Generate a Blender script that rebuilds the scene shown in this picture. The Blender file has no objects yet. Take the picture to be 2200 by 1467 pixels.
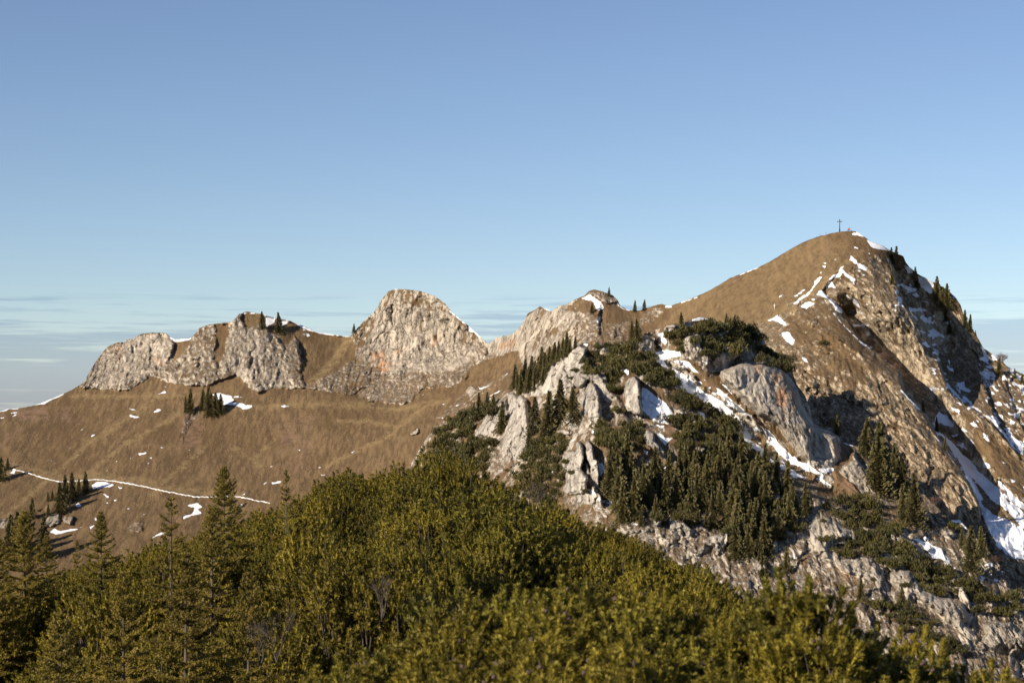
import bpy, math, random
import numpy as np
from mathutils import Vector, Matrix, Quaternion
random.seed(7)
RNG = np.random.default_rng(11)
sc = bpy.context.scene
COL = sc.collection
R = math.radians

# ---------------------------------------------------------------- camera, sky, sun, exposure
F = 4278.0            # focal length in photo pixels (70 mm on a 36 mm, 2200 px wide frame)
EYE = 900.0           # row of the photo that lies at eye level
cam_d = bpy.data.cameras.new("camera")
cam_d.lens = 70.0; cam_d.sensor_width = 36.0
cam_d.shift_y = (EYE - 733.5) / 2200.0
cam_d.clip_start = 0.1; cam_d.clip_end = 90000.0
cam_d.dof.use_dof = True; cam_d.dof.focus_distance = 300.0; cam_d.dof.aperture_fstop = 9.0
cam = bpy.data.objects.new("camera", cam_d); COL.objects.link(cam)
cam.location = (0, 0, 0); cam.rotation_euler = (R(90), 0, 0)
sc.camera = cam
SUN_AZ, SUN_EL = R(230.0), R(23.0)          # clockwise from +Y
sun_dir = Vector((math.sin(SUN_AZ)*math.cos(SUN_EL), math.cos(SUN_AZ)*math.cos(SUN_EL), math.sin(SUN_EL)))
sd_ = bpy.data.lights.new("sun", 'SUN'); sd_.energy = 4.8; sd_.angle = R(0.53); sd_.color = (1.0, 0.87, 0.70)
sun = bpy.data.objects.new("sun", sd_); COL.objects.link(sun)
sun.rotation_euler = (-sun_dir).to_track_quat('-Z', 'Y').to_euler()
sc.view_settings.view_transform = 'Standard'; sc.view_settings.look = 'None'
sc.view_settings.gamma = 1.0; sc.view_settings.exposure = 0.55
sc.view_settings.use_curve_mapping = False

def nt_math(nt, op, a, b=None, c=None, clamp=False):
    n = nt.nodes.new('ShaderNodeMath'); n.operation = op; n.use_clamp = clamp
    for i, v in enumerate((a, b, c)):
        if v is None: continue
        if isinstance(v, (int, float)): n.inputs[i].default_value = v
        else: nt.links.new(v, n.inputs[i])
    return n.outputs[0]
def nt_mix(nt, f, a, b, mode='MIX'):
    n = nt.nodes.new('ShaderNodeMix'); n.data_type = 'RGBA'; n.blend_type = mode
    n.clamp_factor = True
    for i, v in ((0, f), (6, a), (7, b)):
        if isinstance(v, (int, float)): n.inputs[i].default_value = v
        elif isinstance(v, tuple): n.inputs[i].default_value = (*v, 1.0)
        else: nt.links.new(v, n.inputs[i])
    return n.outputs[2]
def nt_noise(nt, vec, scale, detail=4, rough=0.55, dist=0.0):
    n = nt.nodes.new('ShaderNodeTexNoise')
    n.inputs['Scale'].default_value = scale; n.inputs['Detail'].default_value = detail
    n.inputs['Roughness'].default_value = rough; n.inputs['Distortion'].default_value = dist
    if vec is not None: nt.links.new(vec, n.inputs['Vector'])
    return n.outputs['Fac']
def nt_map(nt, vec, scale=(1,1,1), rot=(0,0,0), loc=(0,0,0)):
    n = nt.nodes.new('ShaderNodeMapping')
    n.inputs['Scale'].default_value = scale; n.inputs['Rotation'].default_value = rot
    n.inputs['Location'].default_value = loc
    nt.links.new(vec, n.inputs['Vector']); return n.outputs[0]
def nt_range(nt, v, a, b, lo=0.0, hi=1.0, smooth=True):
    n = nt.nodes.new('ShaderNodeMapRange'); n.interpolation_type = 'SMOOTHSTEP' if smooth else 'LINEAR'
    nt.links.new(v, n.inputs[0])
    for i, x in ((1, a), (2, b), (3, lo), (4, hi)): n.inputs[i].default_value = x
    return n.outputs[0]

world = bpy.data.worlds.new("World"); sc.world = world; world.use_nodes = True
nt = world.node_tree; nt.nodes.clear()
out = nt.nodes.new('ShaderNodeOutputWorld'); bg = nt.nodes.new('ShaderNodeBackground')
nt.links.new(bg.outputs[0], out.inputs[0])
sky = nt.nodes.new('ShaderNodeTexSky'); sky.sky_type = 'NISHITA'; sky.sun_disc = False
sky.sun_elevation = SUN_EL; sky.sun_rotation = SUN_AZ
sky.altitude = 1700.0; sky.air_density = 1.0; sky.dust_density = 0.6; sky.ozone_density = 2.2
tc = nt.nodes.new('ShaderNodeTexCoord'); sep = nt.nodes.new('ShaderNodeSeparateXYZ')
nt.links.new(tc.outputs['Generated'], sep.inputs[0])
elev = sep.outputs[2]
# thin bands of stratus low over the horizon
stretch = nt_map(nt, tc.outputs['Generated'], scale=(9.0, 9.0, 130.0), loc=(2.2, 0, 4.1))
n1 = nt_noise(nt, stretch, 1.0, 7, 0.55, 0.35)
stretch2 = nt_map(nt, tc.outputs['Generated'], scale=(16.0, 16.0, 420.0), loc=(3, 1, 7))
n2 = nt_noise(nt, stretch2, 1.0, 6, 0.6, 0.3)
cov = nt_range(nt, elev, 0.026, 0.058, 0.13, 0.01)
dens = nt_math(nt, 'ADD', nt_math(nt, 'MULTIPLY', n1, 0.6), nt_math(nt, 'MULTIPLY', n2, 0.4))
dens = nt_math(nt, 'ADD', dens, cov)
cl = nt_range(nt, dens, 0.50, 0.61)
cl = nt_math(nt, 'MULTIPLY', cl, nt_range(nt, elev, 0.056, 0.064, 1.0, 0.0))
skycol = sky.outputs[0]
tint = nt_mix(nt, nt_range(nt, elev, 0.0, 0.24, 0.0, 1.0, False), (1.04, 1.02, 1.04), (0.97, 0.92, 0.98))
low = nt_range(nt, elev, -0.01, 0.055, 1.0, 0.0)
tint = nt_mix(nt, low, tint, (0.88, 0.845, 0.98))
tint = nt_mix(nt, nt_range(nt, elev, -0.01, 0.030, 1.0, 0.0), tint, (0.71, 0.75, 0.97))
skycol = nt_mix(nt, 1.0, skycol, tint, 'MULTIPLY')
cloudc = nt_mix(nt, 1.0, skycol, (0.68, 0.71, 0.83), 'MULTIPLY')
skyf = nt_mix(nt, nt_math(nt, 'MULTIPLY', cl, 0.85), skycol, cloudc)
nt.links.new(skyf, bg.inputs[0]); bg.inputs[1].default_value = 0.077

# ---------------------------------------------------------------- small helpers
def W(u, v, y):
    return ((u-1100.0)/F*y, y, (EYE-v)/F*y)
def tag(o, label=None, cat=None, group=None, kind=None):
    if label: o['label'] = label
    if cat: o['category'] = cat
    if group: o['group'] = group
    if kind: o['kind'] = kind
    return o
def link_mesh(name, verts, faces, mat, parent=None, smooth=False):
    me = bpy.data.meshes.new(name)
    v = np.asarray(verts, dtype=np.float32).reshape(-1, 3)
    if isinstance(faces, np.ndarray):
        n = faces.shape[1]; nf = len(faces)
        me.vertices.add(len(v)); me.vertices.foreach_set('co', v.ravel())
        me.loops.add(nf*n); me.loops.foreach_set('vertex_index', faces.astype(np.int32).ravel())
        me.polygons.add(nf); me.polygons.foreach_set('loop_start', np.arange(nf, dtype=np.int32)*n)
        me.update(calc_edges=True)
    else:
        me.from_pydata([tuple(map(float, p)) for p in v], [], faces); me.update()
    if smooth: me.polygons.foreach_set('use_smooth', np.ones(len(me.polygons), dtype=bool))
    me.materials.append(mat)
    o = bpy.data.objects.new(name, me); COL.objects.link(o)
    if parent: o.parent = parent
    return o
def empty(name, loc=(0, 0, 0)):
    o = bpy.data.objects.new(name, None); COL.objects.link(o); o.location = loc; o.empty_display_size = .2
    return o
def set_attr(o, name, arr):
    a = o.data.attributes.new(name, 'FLOAT_COLOR', 'POINT')
    a.data.foreach_set('color', np.asarray(arr, dtype=np.float32).ravel())

# numpy gradient noise
_P = RNG.permutation(512).astype(np.int64); _P = np.concatenate([_P, _P])
_G = np.stack([np.cos(np.arange(512)*2.399), np.sin(np.arange(512)*2.399)], 1)
def perlin(x, y):
    xi = np.floor(x).astype(np.int64); yi = np.floor(y).astype(np.int64)
    xf = x-xi; yf = y-yi
    u = xf*xf*xf*(xf*(xf*6-15)+10); v = yf*yf*yf*(yf*(yf*6-15)+10)
    def g(ix, iy, fx, fy):
        h = _P[(_P[ix & 511] + iy) & 511]; q = _G[h]
        return q[..., 0]*fx + q[..., 1]*fy
    a = g(xi, yi, xf, yf); b = g(xi+1, yi, xf-1, yf); c = g(xi, yi+1, xf, yf-1); d = g(xi+1, yi+1, xf-1, yf-1)
    return 1.5*((a+(b-a)*u) + ((c+(d-c)*u)-(a+(b-a)*u))*v)
def fbm(x, y, o=5, p=0.5, l=2.03):
    s = 0; a = 1; t = 0
    for i in range(o):
        s = s + a*perlin(x+i*17.3, y-i*9.1); t += a; a *= p; x = x*l; y = y*l
    return s/t
def ridged(x, y, o=4, p=0.5, l=2.07):
    s = 0; a = 1; t = 0
    for i in range(o):
        s = s + a*(1-2*np.abs(perlin(x+i*31.7, y+i*5.3))); t += a; a *= p; x = x*l; y = y*l
    return s/t
def cells(x, y):
    """blocky voronoi cell value and edge distance"""
    xi = np.floor(x).astype(np.int64); yi = np.floor(y).astype(np.int64)
    d1 = np.full(x.shape, 9.0); d2 = np.full(x.shape, 9.0); val = np.zeros(x.shape)
    for dx in (-1, 0, 1):
        for dy in (-1, 0, 1):
            h = _P[(_P[(xi+dx) & 511] + (yi+dy)) & 511]
            px = xi+dx+((h*73 % 512)/512.0); py = yi+dy+((h*151 % 512)/512.0)
            # tilted plane inside each cell
            d = (px-x)**2+(py-y)**2
            tl = ((h*29 % 512)/512.0) + ((h*97 % 512)/512.0-.5)*(x-px)*1.2 + ((h*181 % 512)/512.0-.5)*(y-py)*1.2
            m = d < d1
            d2 = np.where(m, d1, np.minimum(d2, d)); val = np.where(m, tl, val); d1 = np.where(m, d, d1)
    return val, np.sqrt(d2)-np.sqrt(d1)
def sstep(x): x = np.clip(x, 0, 1); return x*x*(3-2*x)
def tps(pts, vals):
    P = np.asarray(pts, float)/500.0; n = len(P)
    def K(a, b):
        r2 = ((a[:, None, :]-b[None])**2).sum(-1)+1e-9
        return 0.5*r2*np.log(r2)
    A = np.zeros((n+3, n+3)); A[:n, :n] = K(P, P)+np.eye(n)*1e-3; A[:n, n] = 1; A[:n, n+1:] = P; A[n, :n] = 1; A[n+1:, :n] = P.T
    w = np.linalg.solve(A, np.concatenate([vals, [0, 0, 0]]))
    def f(x, y):
        q = np.stack([np.ravel(x), np.ravel(y)], 1)/500.0
        r = np.zeros(len(q))
        for i in range(0, len(q), 60000):
            s = q[i:i+60000]; r[i:i+60000] = K(s, P)@w[:n]+w[n]+s@w[n+1:]
        return r.reshape(np.shape(x))
    return f
def seg_dist(U, V, pts, closed=False):
    d = np.full(U.shape, 1e9)
    n = len(pts)
    for i in range(n if closed else n-1):
        ax, ay = pts[i][:2]; bx, by = pts[(i+1) % n][:2]
        dx, dy = bx-ax, by-ay; L = dx*dx+dy*dy+1e-9
        t = np.clip(((U-ax)*dx+(V-ay)*dy)/L, 0, 1)
        d = np.minimum(d, np.hypot(U-ax-t*dx, V-ay-t*dy))
    return d
def poly_sd(U, V, pts):
    us = [p[0] for p in pts]; vs = [p[1] for p in pts]; m = 40
    sel = (U > min(us)-m) & (U < max(us)+m) & (V > min(vs)-m) & (V < max(vs)+m)
    o = np.full(U.shape, -60.0); u = U[sel]; v = V[sel]
    if len(u) == 0: return o
    d = seg_dist(u, v, pts, True); ins = np.zeros(u.shape, bool); n = len(pts)
    for i in range(n):
        ax, ay = pts[i]; bx, by = pts[(i+1) % n]
        if ay == by: continue
        c = ((ay > v) != (by > v)) & (u < (bx-ax)*(v-ay)/(by-ay)+ax); ins ^= c
    o[sel] = np.where(ins, d, -d); return o
def in_poly(u, v, pts):
    ins = False; n = len(pts)
    for i in range(n):
        ax, ay = pts[i]; bx, by = pts[(i+1) % n]
        if ay != by and ((ay > v) != (by > v)) and (u < (bx-ax)*(v-ay)/(by-ay)+ax): ins = not ins
    return ins
def zz(ox, oy, pts):            # points read off an enlargement of the photo (x 3.667)
    return [(ox+a/3.6667, oy+b/3.6667) for a, b in pts]

class Sheet:
    """A piece of mountain: its near face and the far side behind the crest."""
    def __init__(s, u0, u1, step, nrow, top, bot, ctrl):
        cu = np.arange(u0, u1+.1, step); s.cu = cu
        top = sorted(top); s.vt = np.interp(cu, [p[0] for p in top], [p[1] for p in top])
        s.vt = s.vt + 1.1*fbm(cu/9.0, cu*0+3.3, 4, 0.6)
        s.vb = np.interp(cu, [p[0] for p in bot], [p[1] for p in bot])
        t = np.linspace(0, 1, nrow)[:, None]; s.nrow = nrow
        s.U = np.repeat(cu[None], nrow, 0); s.V = s.vt[None]+(s.vb-s.vt)[None]*t
        f = tps([(c[0], c[1]) for c in ctrl], np.log([c[2] for c in ctrl]))
        s.Y = np.exp(f(s.U, s.V))
        s.X = (s.U-1100)/F*s.Y; s.Z = (EYE-s.V)/F*s.Y      # undisplaced metres, used for noise
        s.rel = np.zeros(s.U.shape)
        z = lambda: np.zeros(s.U.shape)
        s.rock = z(); s.warm = z(); s.snow = np.full(s.U.shape, -50.0); s.orange = z(); s.dry = z(); s.red = z(); s.dark = z()
        s.edge = perlin(s.X/1.6, s.Z/1.2)*1.6+perlin(s.X/4.5, s.Z/3)*2.4
    def paint(s, fld, poly, val, soft=8.0, rough=3.0):
        a = getattr(s, fld); d = poly_sd(s.U, s.V, poly)+s.edge*rough/3.0
        m = sstep(d/soft+.5); a += (val-a)*m
    def snowpoly(s, poly, rough=1.0): s.snow = np.maximum(s.snow, poly_sd(s.U, s.V, poly)+s.edge*rough)
    def snowline(s, pts, w=2.0, rough=.6):
        us = [p[0] for p in pts]; vs = [p[1] for p in pts]; m = 30
        sel = (s.U > min(us)-m) & (s.U < max(us)+m) & (s.V > min(vs)-m) & (s.V < max(vs)+m)
        d = w-seg_dist(s.U[sel], s.V[sel], pts)+s.edge[sel]*rough
        s.snow[sel] = np.maximum(s.snow[sel], d)
    def snowblob(s, u, v, a, b=None, ang=0.0, rough=.7):
        b = b or a*.4; c, si = math.cos(ang), math.sin(ang)
        du, dv = s.U-u, s.V-v; p = du*c+dv*si; q = -du*si+dv*c
        d = (1-np.sqrt((p/a)**2+(q/b)**2))*b+s.edge*rough*min(1, b/2.0)*.6
        s.snow = np.maximum(s.snow, np.where(np.abs(du)+np.abs(dv) < 4*a+12, d, -50))
    def snowspots(s, poly, th, scale=2.5):
        d = poly_sd(s.U, s.V, poly)
        n = fbm(s.X/scale/1.3+50, s.Z/scale/.8, 3, .6)
        s.snow = np.maximum(s.snow, np.where(d > 0, (n-th)*12, -50))
    def rib(s, pts, w=5, L=60, bulge=.35, Lb=50):
        """crest line running down the face; right of it the ground steps back. pts: (u, v, metres)"""
        pts = sorted(pts, key=lambda p: p[1])
        vv = [p[1] for p in pts]
        ur = np.interp(s.V, vv, [p[0] for p in pts])+s.edge*1.2
        A = np.interp(s.V, vv, [p[2] for p in pts])
        fade = sstep((s.V-vv[0])/18.0)*sstep((vv[-1]-s.V)/18.0)
        q = s.U-ur
        s.rel += fade*A*(sstep(q/w)*np.exp(-np.maximum(q, 0)/L) - bulge*np.exp(-np.abs(q)/Lb))
    def raise_(s, poly, A, w=8.0, rock=1.0, warm=None, steep=None):
        d = poly_sd(s.U, s.V, poly)+s.edge*.8
        us = [p[0] for p in poly]; x = np.clip((s.U-min(us))/(max(us)-min(us)), 0, 1)
        m = sstep((d+2)/(w*.55)); vs_ = [p[1] for p in poly]; hh = max(vs_)-min(vs_)
        foot = .12+.88*sstep((max(vs_)-s.V)/(.45*hh))
        s.rel -= A*(.28+.85*x)*foot*np.sqrt(np.clip(m, 0, 1))
        if steep is None: steep = min(hh*.07, 5.0)
        s.rel -= steep*np.clip((max(vs_)-s.V)/hh, 0, 1)*m
        k = sstep(d/3.0+.6); s.rock += (rock-s.rock)*k
        if warm is not None: s.warm += (warm-s.warm)*k
    def finish(s, name, mat, back=(.7, .45), skirt=-300.0):
        Y = s.Y+s.rel
        Xw = (s.U-1100)/F*Y; Zw = (EYE-s.V)/F*Y
        P = np.stack([Xw, Y, Zw], -1); s.Pw = P
        rows = [P]
        att = np.stack([s.rock, np.clip(.5+s.snow*.16, 0, 1), s.warm, np.ones_like(s.rock)], -1)
        att2 = np.stack([s.orange, s.dry, s.red, np.ones_like(s.rock)], -1)
        A1 = [att]; A2 = [att2]
        # far side
        topP = P[0]; bk = []
        for k in range(1, 26):
            e = 1.5*k**1.45
            q = topP.copy(); f = 1+e/topP[:, 1]
            q[:, 1] += e; q[:, 0] *= f
            q[:, 2] -= back[0]*e*(1-math.exp(-e/6.0))+.25
            q[:, 2] += perlin(q[:, 0]/9.0, q[:, 1]/9.0)*min(1.5, e*.06)
            bk.append(q)
        bk = np.stack(bk[::-1]); rows.insert(0, bk)
        A1.insert(0, np.repeat(att[:1], len(bk), 0)); A2.insert(0, np.repeat(att2[:1], len(bk), 0))
        # foot of the slope, down to the valley
        botP = P[-1]; ft = []
        for k in range(1, 9):
            q = botP.copy(); e = (k/8.0)
            dz = (botP[:, 2]-skirt)*e; q[:, 2] -= dz; q[:, 1] -= dz/.8; ft.append(q)
        rows.append(np.stack(ft)); A1.append(np.repeat(att[-1:]*[.3, 0, 1, 1], 8, 0)); A2.append(np.repeat(att2[-1:]*0, 8, 0))
        G = np.concatenate(rows, 0); nr, nc = G.shape[:2]
        idx = np.arange(nr*nc).reshape(nr, nc)
        fc = np.stack([idx[:-1, :-1], idx[1:, :-1], idx[1:, 1:], idx[:-1, 1:]], -1).reshape(-1, 4)
        o = link_mesh(name, G.reshape(-1, 3), fc, mat, smooth=True)
        set_attr(o, 'cover', np.concatenate(A1, 0).reshape(-1, 4)); set_attr(o, 'stain', np.concatenate(A2, 0).reshape(-1, 4))
        return tag(o, kind='structure')
    def at(s, u, v):
        c = int(np.clip(round((u-s.cu[0])/(s.cu[1]-s.cu[0])), 0, len(s.cu)-1))
        t = (v-s.vt[c])/(s.vb[c]-s.vt[c]); r = int(np.clip(round(t*(s.nrow-1)), 0, s.nrow-1))
        return Vector(s.Pw[r, c])

# ---------------------------------------------------------------- materials
def new_mat(name):
    m = bpy.data.materials.new(name); m.use_nodes = True
    n = m.node_tree; b = n.nodes['Principled BSDF']
    return m, n, b
def terrain_mat(name, bright=1.0):
    m, n, b = new_mat(name)
    geo = n.nodes.new('ShaderNodeNewGeometry'); pos = geo.outputs['Position']
    a1 = n.nodes.new('ShaderNodeAttribute'); a1.attribute_name = 'cover'
    a2 = n.nodes.new('ShaderNodeAttribute'); a2.attribute_name = 'stain'
    s1 = n.nodes.new('ShaderNodeSeparateColor'); n.links.new(a1.outputs['Color'], s1.inputs[0])
    s2 = n.nodes.new('ShaderNodeSeparateColor'); n.links.new(a2.outputs['Color'], s2.inputs[0])
    rock, snow, warm = s1.outputs; orange, dry, red = s2.outputs
    # dry alpine grass: brown with paler tussocks, streaked down the slope
    streak = nt_map(n, pos, scale=(.55, .10, .09), rot=(0, R(-40), 0))
    g1 = nt_noise(n, streak, 1.0, 6, .62); g2 = nt_noise(n, pos, .9, 4, .7); g3 = nt_noise(n, pos, .03, 4, .6)
    gc = nt_mix(n, nt_range(n, g1, .36, .66), (.114, .075, .041), (.204, .137, .071))
    gc = nt_mix(n, nt_math(n, 'MULTIPLY', nt_range(n, g2, .50, .74), .7), gc, (.050, .034, .017))
    gc = nt_mix(n, nt_math(n, 'MULTIPLY', nt_range(n, g3, .40, .68), .45), gc, (.112, .070, .034))
    dm = nt_math(n, 'MULTIPLY', dry, nt_range(n, nt_noise(n, pos, .35, 5, .7), .34, .58))
    gc = nt_mix(n, dm, gc, (.265, .190, .094))
    rm = nt_math(n, 'MULTIPLY', red, nt_range(n, nt_noise(n, pos, .3, 5, .75), .40, .58))
    gc = nt_mix(n, rm, gc, (.215, .138, .092))
    # loose stones in the grass
    st = nt_range(n, nt_noise(n, pos, .7, 3, .9), .685, .73)
    gc = nt_mix(n, nt_math(n, 'MULTIPLY', st, .7), gc, (.33, .28, .21))
    # limestone
    vert = nt_map(n, pos, scale=(.42, .3, .13))
    r1 = nt_noise(n, vert, 1.0, 8, .68, .4); r2 = nt_noise(n, pos, .055, 4, .6); r3 = nt_noise(n, pos, 1.3, 5, .75)
    rc = nt_mix(n, nt_range(n, r1, .33, .64), (.29, .262, .228), (.64, .59, .515))
    rc = nt_mix(n, nt_math(n, 'MULTIPLY', nt_range(n, r2, .42, .62), .35), rc, (.25, .23, .205))
    rc = nt_mix(n, nt_math(n, 'MULTIPLY', nt_range(n, r3, .56, .76), .75), rc, (.15, .12, .09))
    wc = nt_mix(n, nt_range(n, r1, .33, .62), (.150, .115, .074), (.56, .45, .31))
    wc = nt_mix(n, nt_range(n, r3, .54, .72), wc, (.10, .068, .038))
    rc = nt_mix(n, warm, rc, wc)
    om = nt_math(n, 'MULTIPLY', orange, nt_range(n, nt_noise(n, vert, .8, 5, .6), .38, .56))
    rc = nt_mix(n, om, rc, (.50, .255, .125))
    vo = n.nodes.new('ShaderNodeTexVoronoi'); vo.feature = 'DISTANCE_TO_EDGE'; vo.inputs['Scale'].default_value = 1.0
    wv = nt_map(n, pos, scale=(.30, .25, .13), rot=(0, R(12), 0))
    wadd = n.nodes.new('ShaderNodeVectorMath'); wadd.operation = 'ADD'
    wn = n.nodes.new('ShaderNodeTexNoise'); wn.inputs['Scale'].default_value = .35; wn.inputs['Detail'].default_value = 5
    n.links.new(pos, wn.inputs['Vector']); n.links.new(wv, wadd.inputs[0]); n.links.new(wn.outputs['Color'], wadd.inputs[1])
    n.links.new(wadd.outputs[0], vo.inputs['Vector'])
    crack = nt_math(n, 'MULTIPLY', nt_range(n, vo.outputs['Distance'], .0, .07, 1.0, 0.0), nt_range(n, r2, .40, .55))
    rc = nt_mix(n, nt_math(n, 'MULTIPLY', crack, .75), rc, (.07, .055, .042))
    vo2 = n.nodes.new('ShaderNodeTexVoronoi'); vo2.feature = 'DISTANCE_TO_EDGE'; vo2.inputs['Scale'].default_value = 2.6
    n.links.new(wadd.outputs[0], vo2.inputs['Vector'])
    crack2 = nt_math(n, 'MULTIPLY', nt_range(n, vo2.outputs['Distance'], .0, .10, 1.0, 0.0), nt_range(n, nt_noise(n, pos, .16, 3, .6), .42, .6))
    crack2 = nt_math(n, 'MULTIPLY', crack2, nt_math(n, 'ADD', .12, nt_math(n, 'MULTIPLY', warm, .55)))
    rc = nt_mix(n, crack2, rc, (.085, .06, .04))
    # rock showing through turf
    cn = nt_math(n, 'ADD', nt_math(n, 'MULTIPLY', nt_noise(n, nt_map(n, pos, scale=(.24, .2, .17)), 1.0, 9, .72), 1.0),
                 nt_math(n, 'MULTIPLY', nt_noise(n, pos, 1.1, 3, .6), .25))
    cn = nt_math(n, 'ADD', cn, nt_math(n, 'MULTIPLY', nt_math(n, 'SUBTRACT', nt_noise(n, nt_map(n, pos, scale=(.075, .06, .04), rot=(0, R(25), 0)), 1.0, 4, .6, .6), .5), .55))
    f = nt_math(n, 'ADD', rock, nt_math(n, 'MULTIPLY', nt_math(n, 'SUBTRACT', cn, .625), 2.6))
    rf = nt_range(n, f, .46, .56)
    # turf on flatter ledges of the rock
    sepn = n.nodes.new('ShaderNodeSeparateXYZ'); n.links.new(geo.outputs['Normal'], sepn.inputs[0])
    led = nt_math(n, 'MULTIPLY', nt_range(n, sepn.outputs[2], .60, .78), nt_range(n, nt_noise(n, pos, .5, 4, .7), .38, .52))
    led = nt_math(n, 'MULTIPLY', led, nt_range(n, rock, .82, 1.0, 1.0, .25))
    rf = nt_math(n, 'MULTIPLY', rf, nt_math(n, 'SUBTRACT', 1.0, nt_math(n, 'MULTIPLY', led, .85)))
    col = nt_mix(n, rf, gc, rc)
    sn = nt_math(n, 'ADD', snow, nt_math(n, 'MULTIPLY', nt_math(n, 'SUBTRACT', nt_noise(n, nt_map(n, pos, scale=(.55, .5, .9)), 1.0, 6, .75), .5), 1.0))
    sf = nt_range(n, sn, .52, .60)
    col = nt_mix(n, sf, col, (.80, .82, .86))
    n.links.new(col, b.inputs['Base Color'])
    n.links.new(nt_math(n, 'SUBTRACT', .95, nt_math(n, 'MULTIPLY', sf, .3)), b.inputs['Roughness'])
    b.inputs['Specular IOR Level'].default_value = .15
    bh = nt_math(n, 'ADD', nt_math(n, 'MULTIPLY', r1, 2.2), nt_math(n, 'MULTIPLY', r3, .8))
    bh = nt_math(n, 'SUBTRACT', bh, nt_math(n, 'ADD', nt_math(n, 'MULTIPLY', crack, .9), nt_math(n, 'MULTIPLY', crack2, .7)))
    bh = nt_math(n, 'MULTIPLY', bh, nt_math(n, 'ADD', nt_math(n, 'MULTIPLY', rf, 1.0), .35))
    bh = nt_math(n, 'MULTIPLY', bh, nt_math(n, 'SUBTRACT', 1.0, nt_math(n, 'MULTIPLY', sf, .85)))
    bp = n.nodes.new('ShaderNodeBump'); bp.inputs['Strength'].default_value = .6; bp.inputs['Distance'].default_value = 1.0
    n.links.new(bh, bp.inputs['Height']); n.links.new(bp.outputs[0], b.inputs['Normal'])
    return m
MT = terrain_mat("alpine_ground")
def leaf_mat(name, c1, c2, transl=.25, tcol=None, rnd=.25, nscale=3.0):
    m, n, b = new_mat(name)
    geo = n.nodes.new('ShaderNodeNewGeometry'); tcn = n.nodes.new('ShaderNodeTexCoord')
    oi = n.nodes.new('ShaderNodeObjectInfo')
    f = nt_noise(n, tcn.outputs['Object'], nscale, 3, .6)
    isl = geo.outputs['Random Per Island']
    k = nt_math(n, 'ADD', nt_math(n, 'MULTIPLY', nt_range(n, f, .32, .68), .55), nt_math(n, 'MULTIPLY', nt_range(n, nt_noise(n, tcn.outputs['Object'], nscale*6, 2, .5), .3, .7), .3))
    k = nt_math(n, 'ADD', k, nt_math(n, 'MULTIPLY', isl, .15))
    col = nt_mix(n, k, c1, c2)
    vary = nt_math(n, 'ADD', 1-rnd, nt_math(n, 'MULTIPLY', oi.outputs['Random'], 2*rnd))
    cb = n.nodes.new('ShaderNodeCombineColor')
    for i in range(3): n.links.new(vary, cb.inputs[i])
    col = nt_mix(n, 1.0, col, cb.outputs[0], 'MULTIPLY')
    hue = nt_math(n, 'FRACT', nt_math(n, 'MULTIPLY', oi.outputs['Random'], 7.31))
    col = nt_mix(n, nt_math(n, 'MULTIPLY', nt_range(n, hue, .4, 1.0), .55 if 'pine' in name else .2), col, nt_mix(n, 1.0, col, (.76, .90, 1.15), 'MULTIPLY'))
    n.links.new(col, b.inputs['Base Color']); b.inputs['Roughness'].default_value = .6
    b.inputs['Specular IOR Level'].default_value = .3
    if transl > 0:
        tr = n.nodes.new('ShaderNodeBsdfTranslucent'); n.links.new(col, tr.inputs[0])
        mx = n.nodes.new('ShaderNodeMixShader'); mx.inputs[0].default_value = transl
        n.links.new(b.outputs[0], mx.inputs[1]); n.links.new(tr.outputs[0], mx.inputs[2])
        n.links.new(mx.outputs[0], n.nodes['Material Output'].inputs[0])
    return m
def plain_mat(name, c1, c2, scale=4.0, rough=.85, stretch=(1, 1, 1)):
    m, n, b = new_mat(name); tcn = n.nodes.new('ShaderNodeTexCoord')
    v = nt_map(n, tcn.outputs['Object'], scale=stretch)
    f = nt_noise(n, v, scale, 5, .65)
    n.links.new(nt_mix(n, nt_range(n, f, .3, .7), c1, c2), b.inputs['Base Color']); b.inputs['Roughness'].default_value = rough
    bp = n.nodes.new('ShaderNodeBump'); bp.inputs['Strength'].default_value = .4; bp.inputs['Distance'].default_value = .02
    n.links.new(f, bp.inputs['Height']); n.links.new(bp.outputs[0], b.inputs['Normal'])
    return m
M_MUGO = leaf_mat("mountain_pine_needles", (.038, .038, .006), (.320, .248, .027), .11, rnd=.22, nscale=2.6)
M_MUGOY = leaf_mat("yellowish_mountain_pine_needles", (.050, .050, .007), (.37, .29, .034), .14, rnd=.22, nscale=2.6)
M_SPRUCE = leaf_mat("young_spruce_needles", (.105, .086, .017), (.33, .245, .045), .22, rnd=.10, nscale=2.5)
M_FAR = leaf_mat("far_spruce_needles", (.040, .036, .014), (.155, .130, .046), .12, rnd=.25, nscale=6)
M_FARM = leaf_mat("far_dwarf_pine_needles", (.036, .034, .010), (.120, .102, .028), .10, rnd=.28, nscale=2.0)
M_TWIG = plain_mat("grey_bark", (.035, .027, .020), (.12, .092, .07), 14, .9, (1, 1, .3))
M_TRUNK = plain_mat("spruce_bark", (.055, .040, .030), (.15, .12, .095), 6, .9, (1, 1, .3))
M_BARE = plain_mat("reddish_twigs", (.10, .055, .038), (.20, .12, .085), 6, .9)
M_CONE = plain_mat("pine_cone", (.035, .02, .018), (.10, .06, .055), 30, .7)
M_WOOD = plain_mat("weathered_wood", (.06, .045, .035), (.15, .11, .085), 3, .85, (1, 1, .2))
M_METAL = plain_mat("dark_metal", (.03, .03, .03), (.06, .055, .05), 3, .5)

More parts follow.
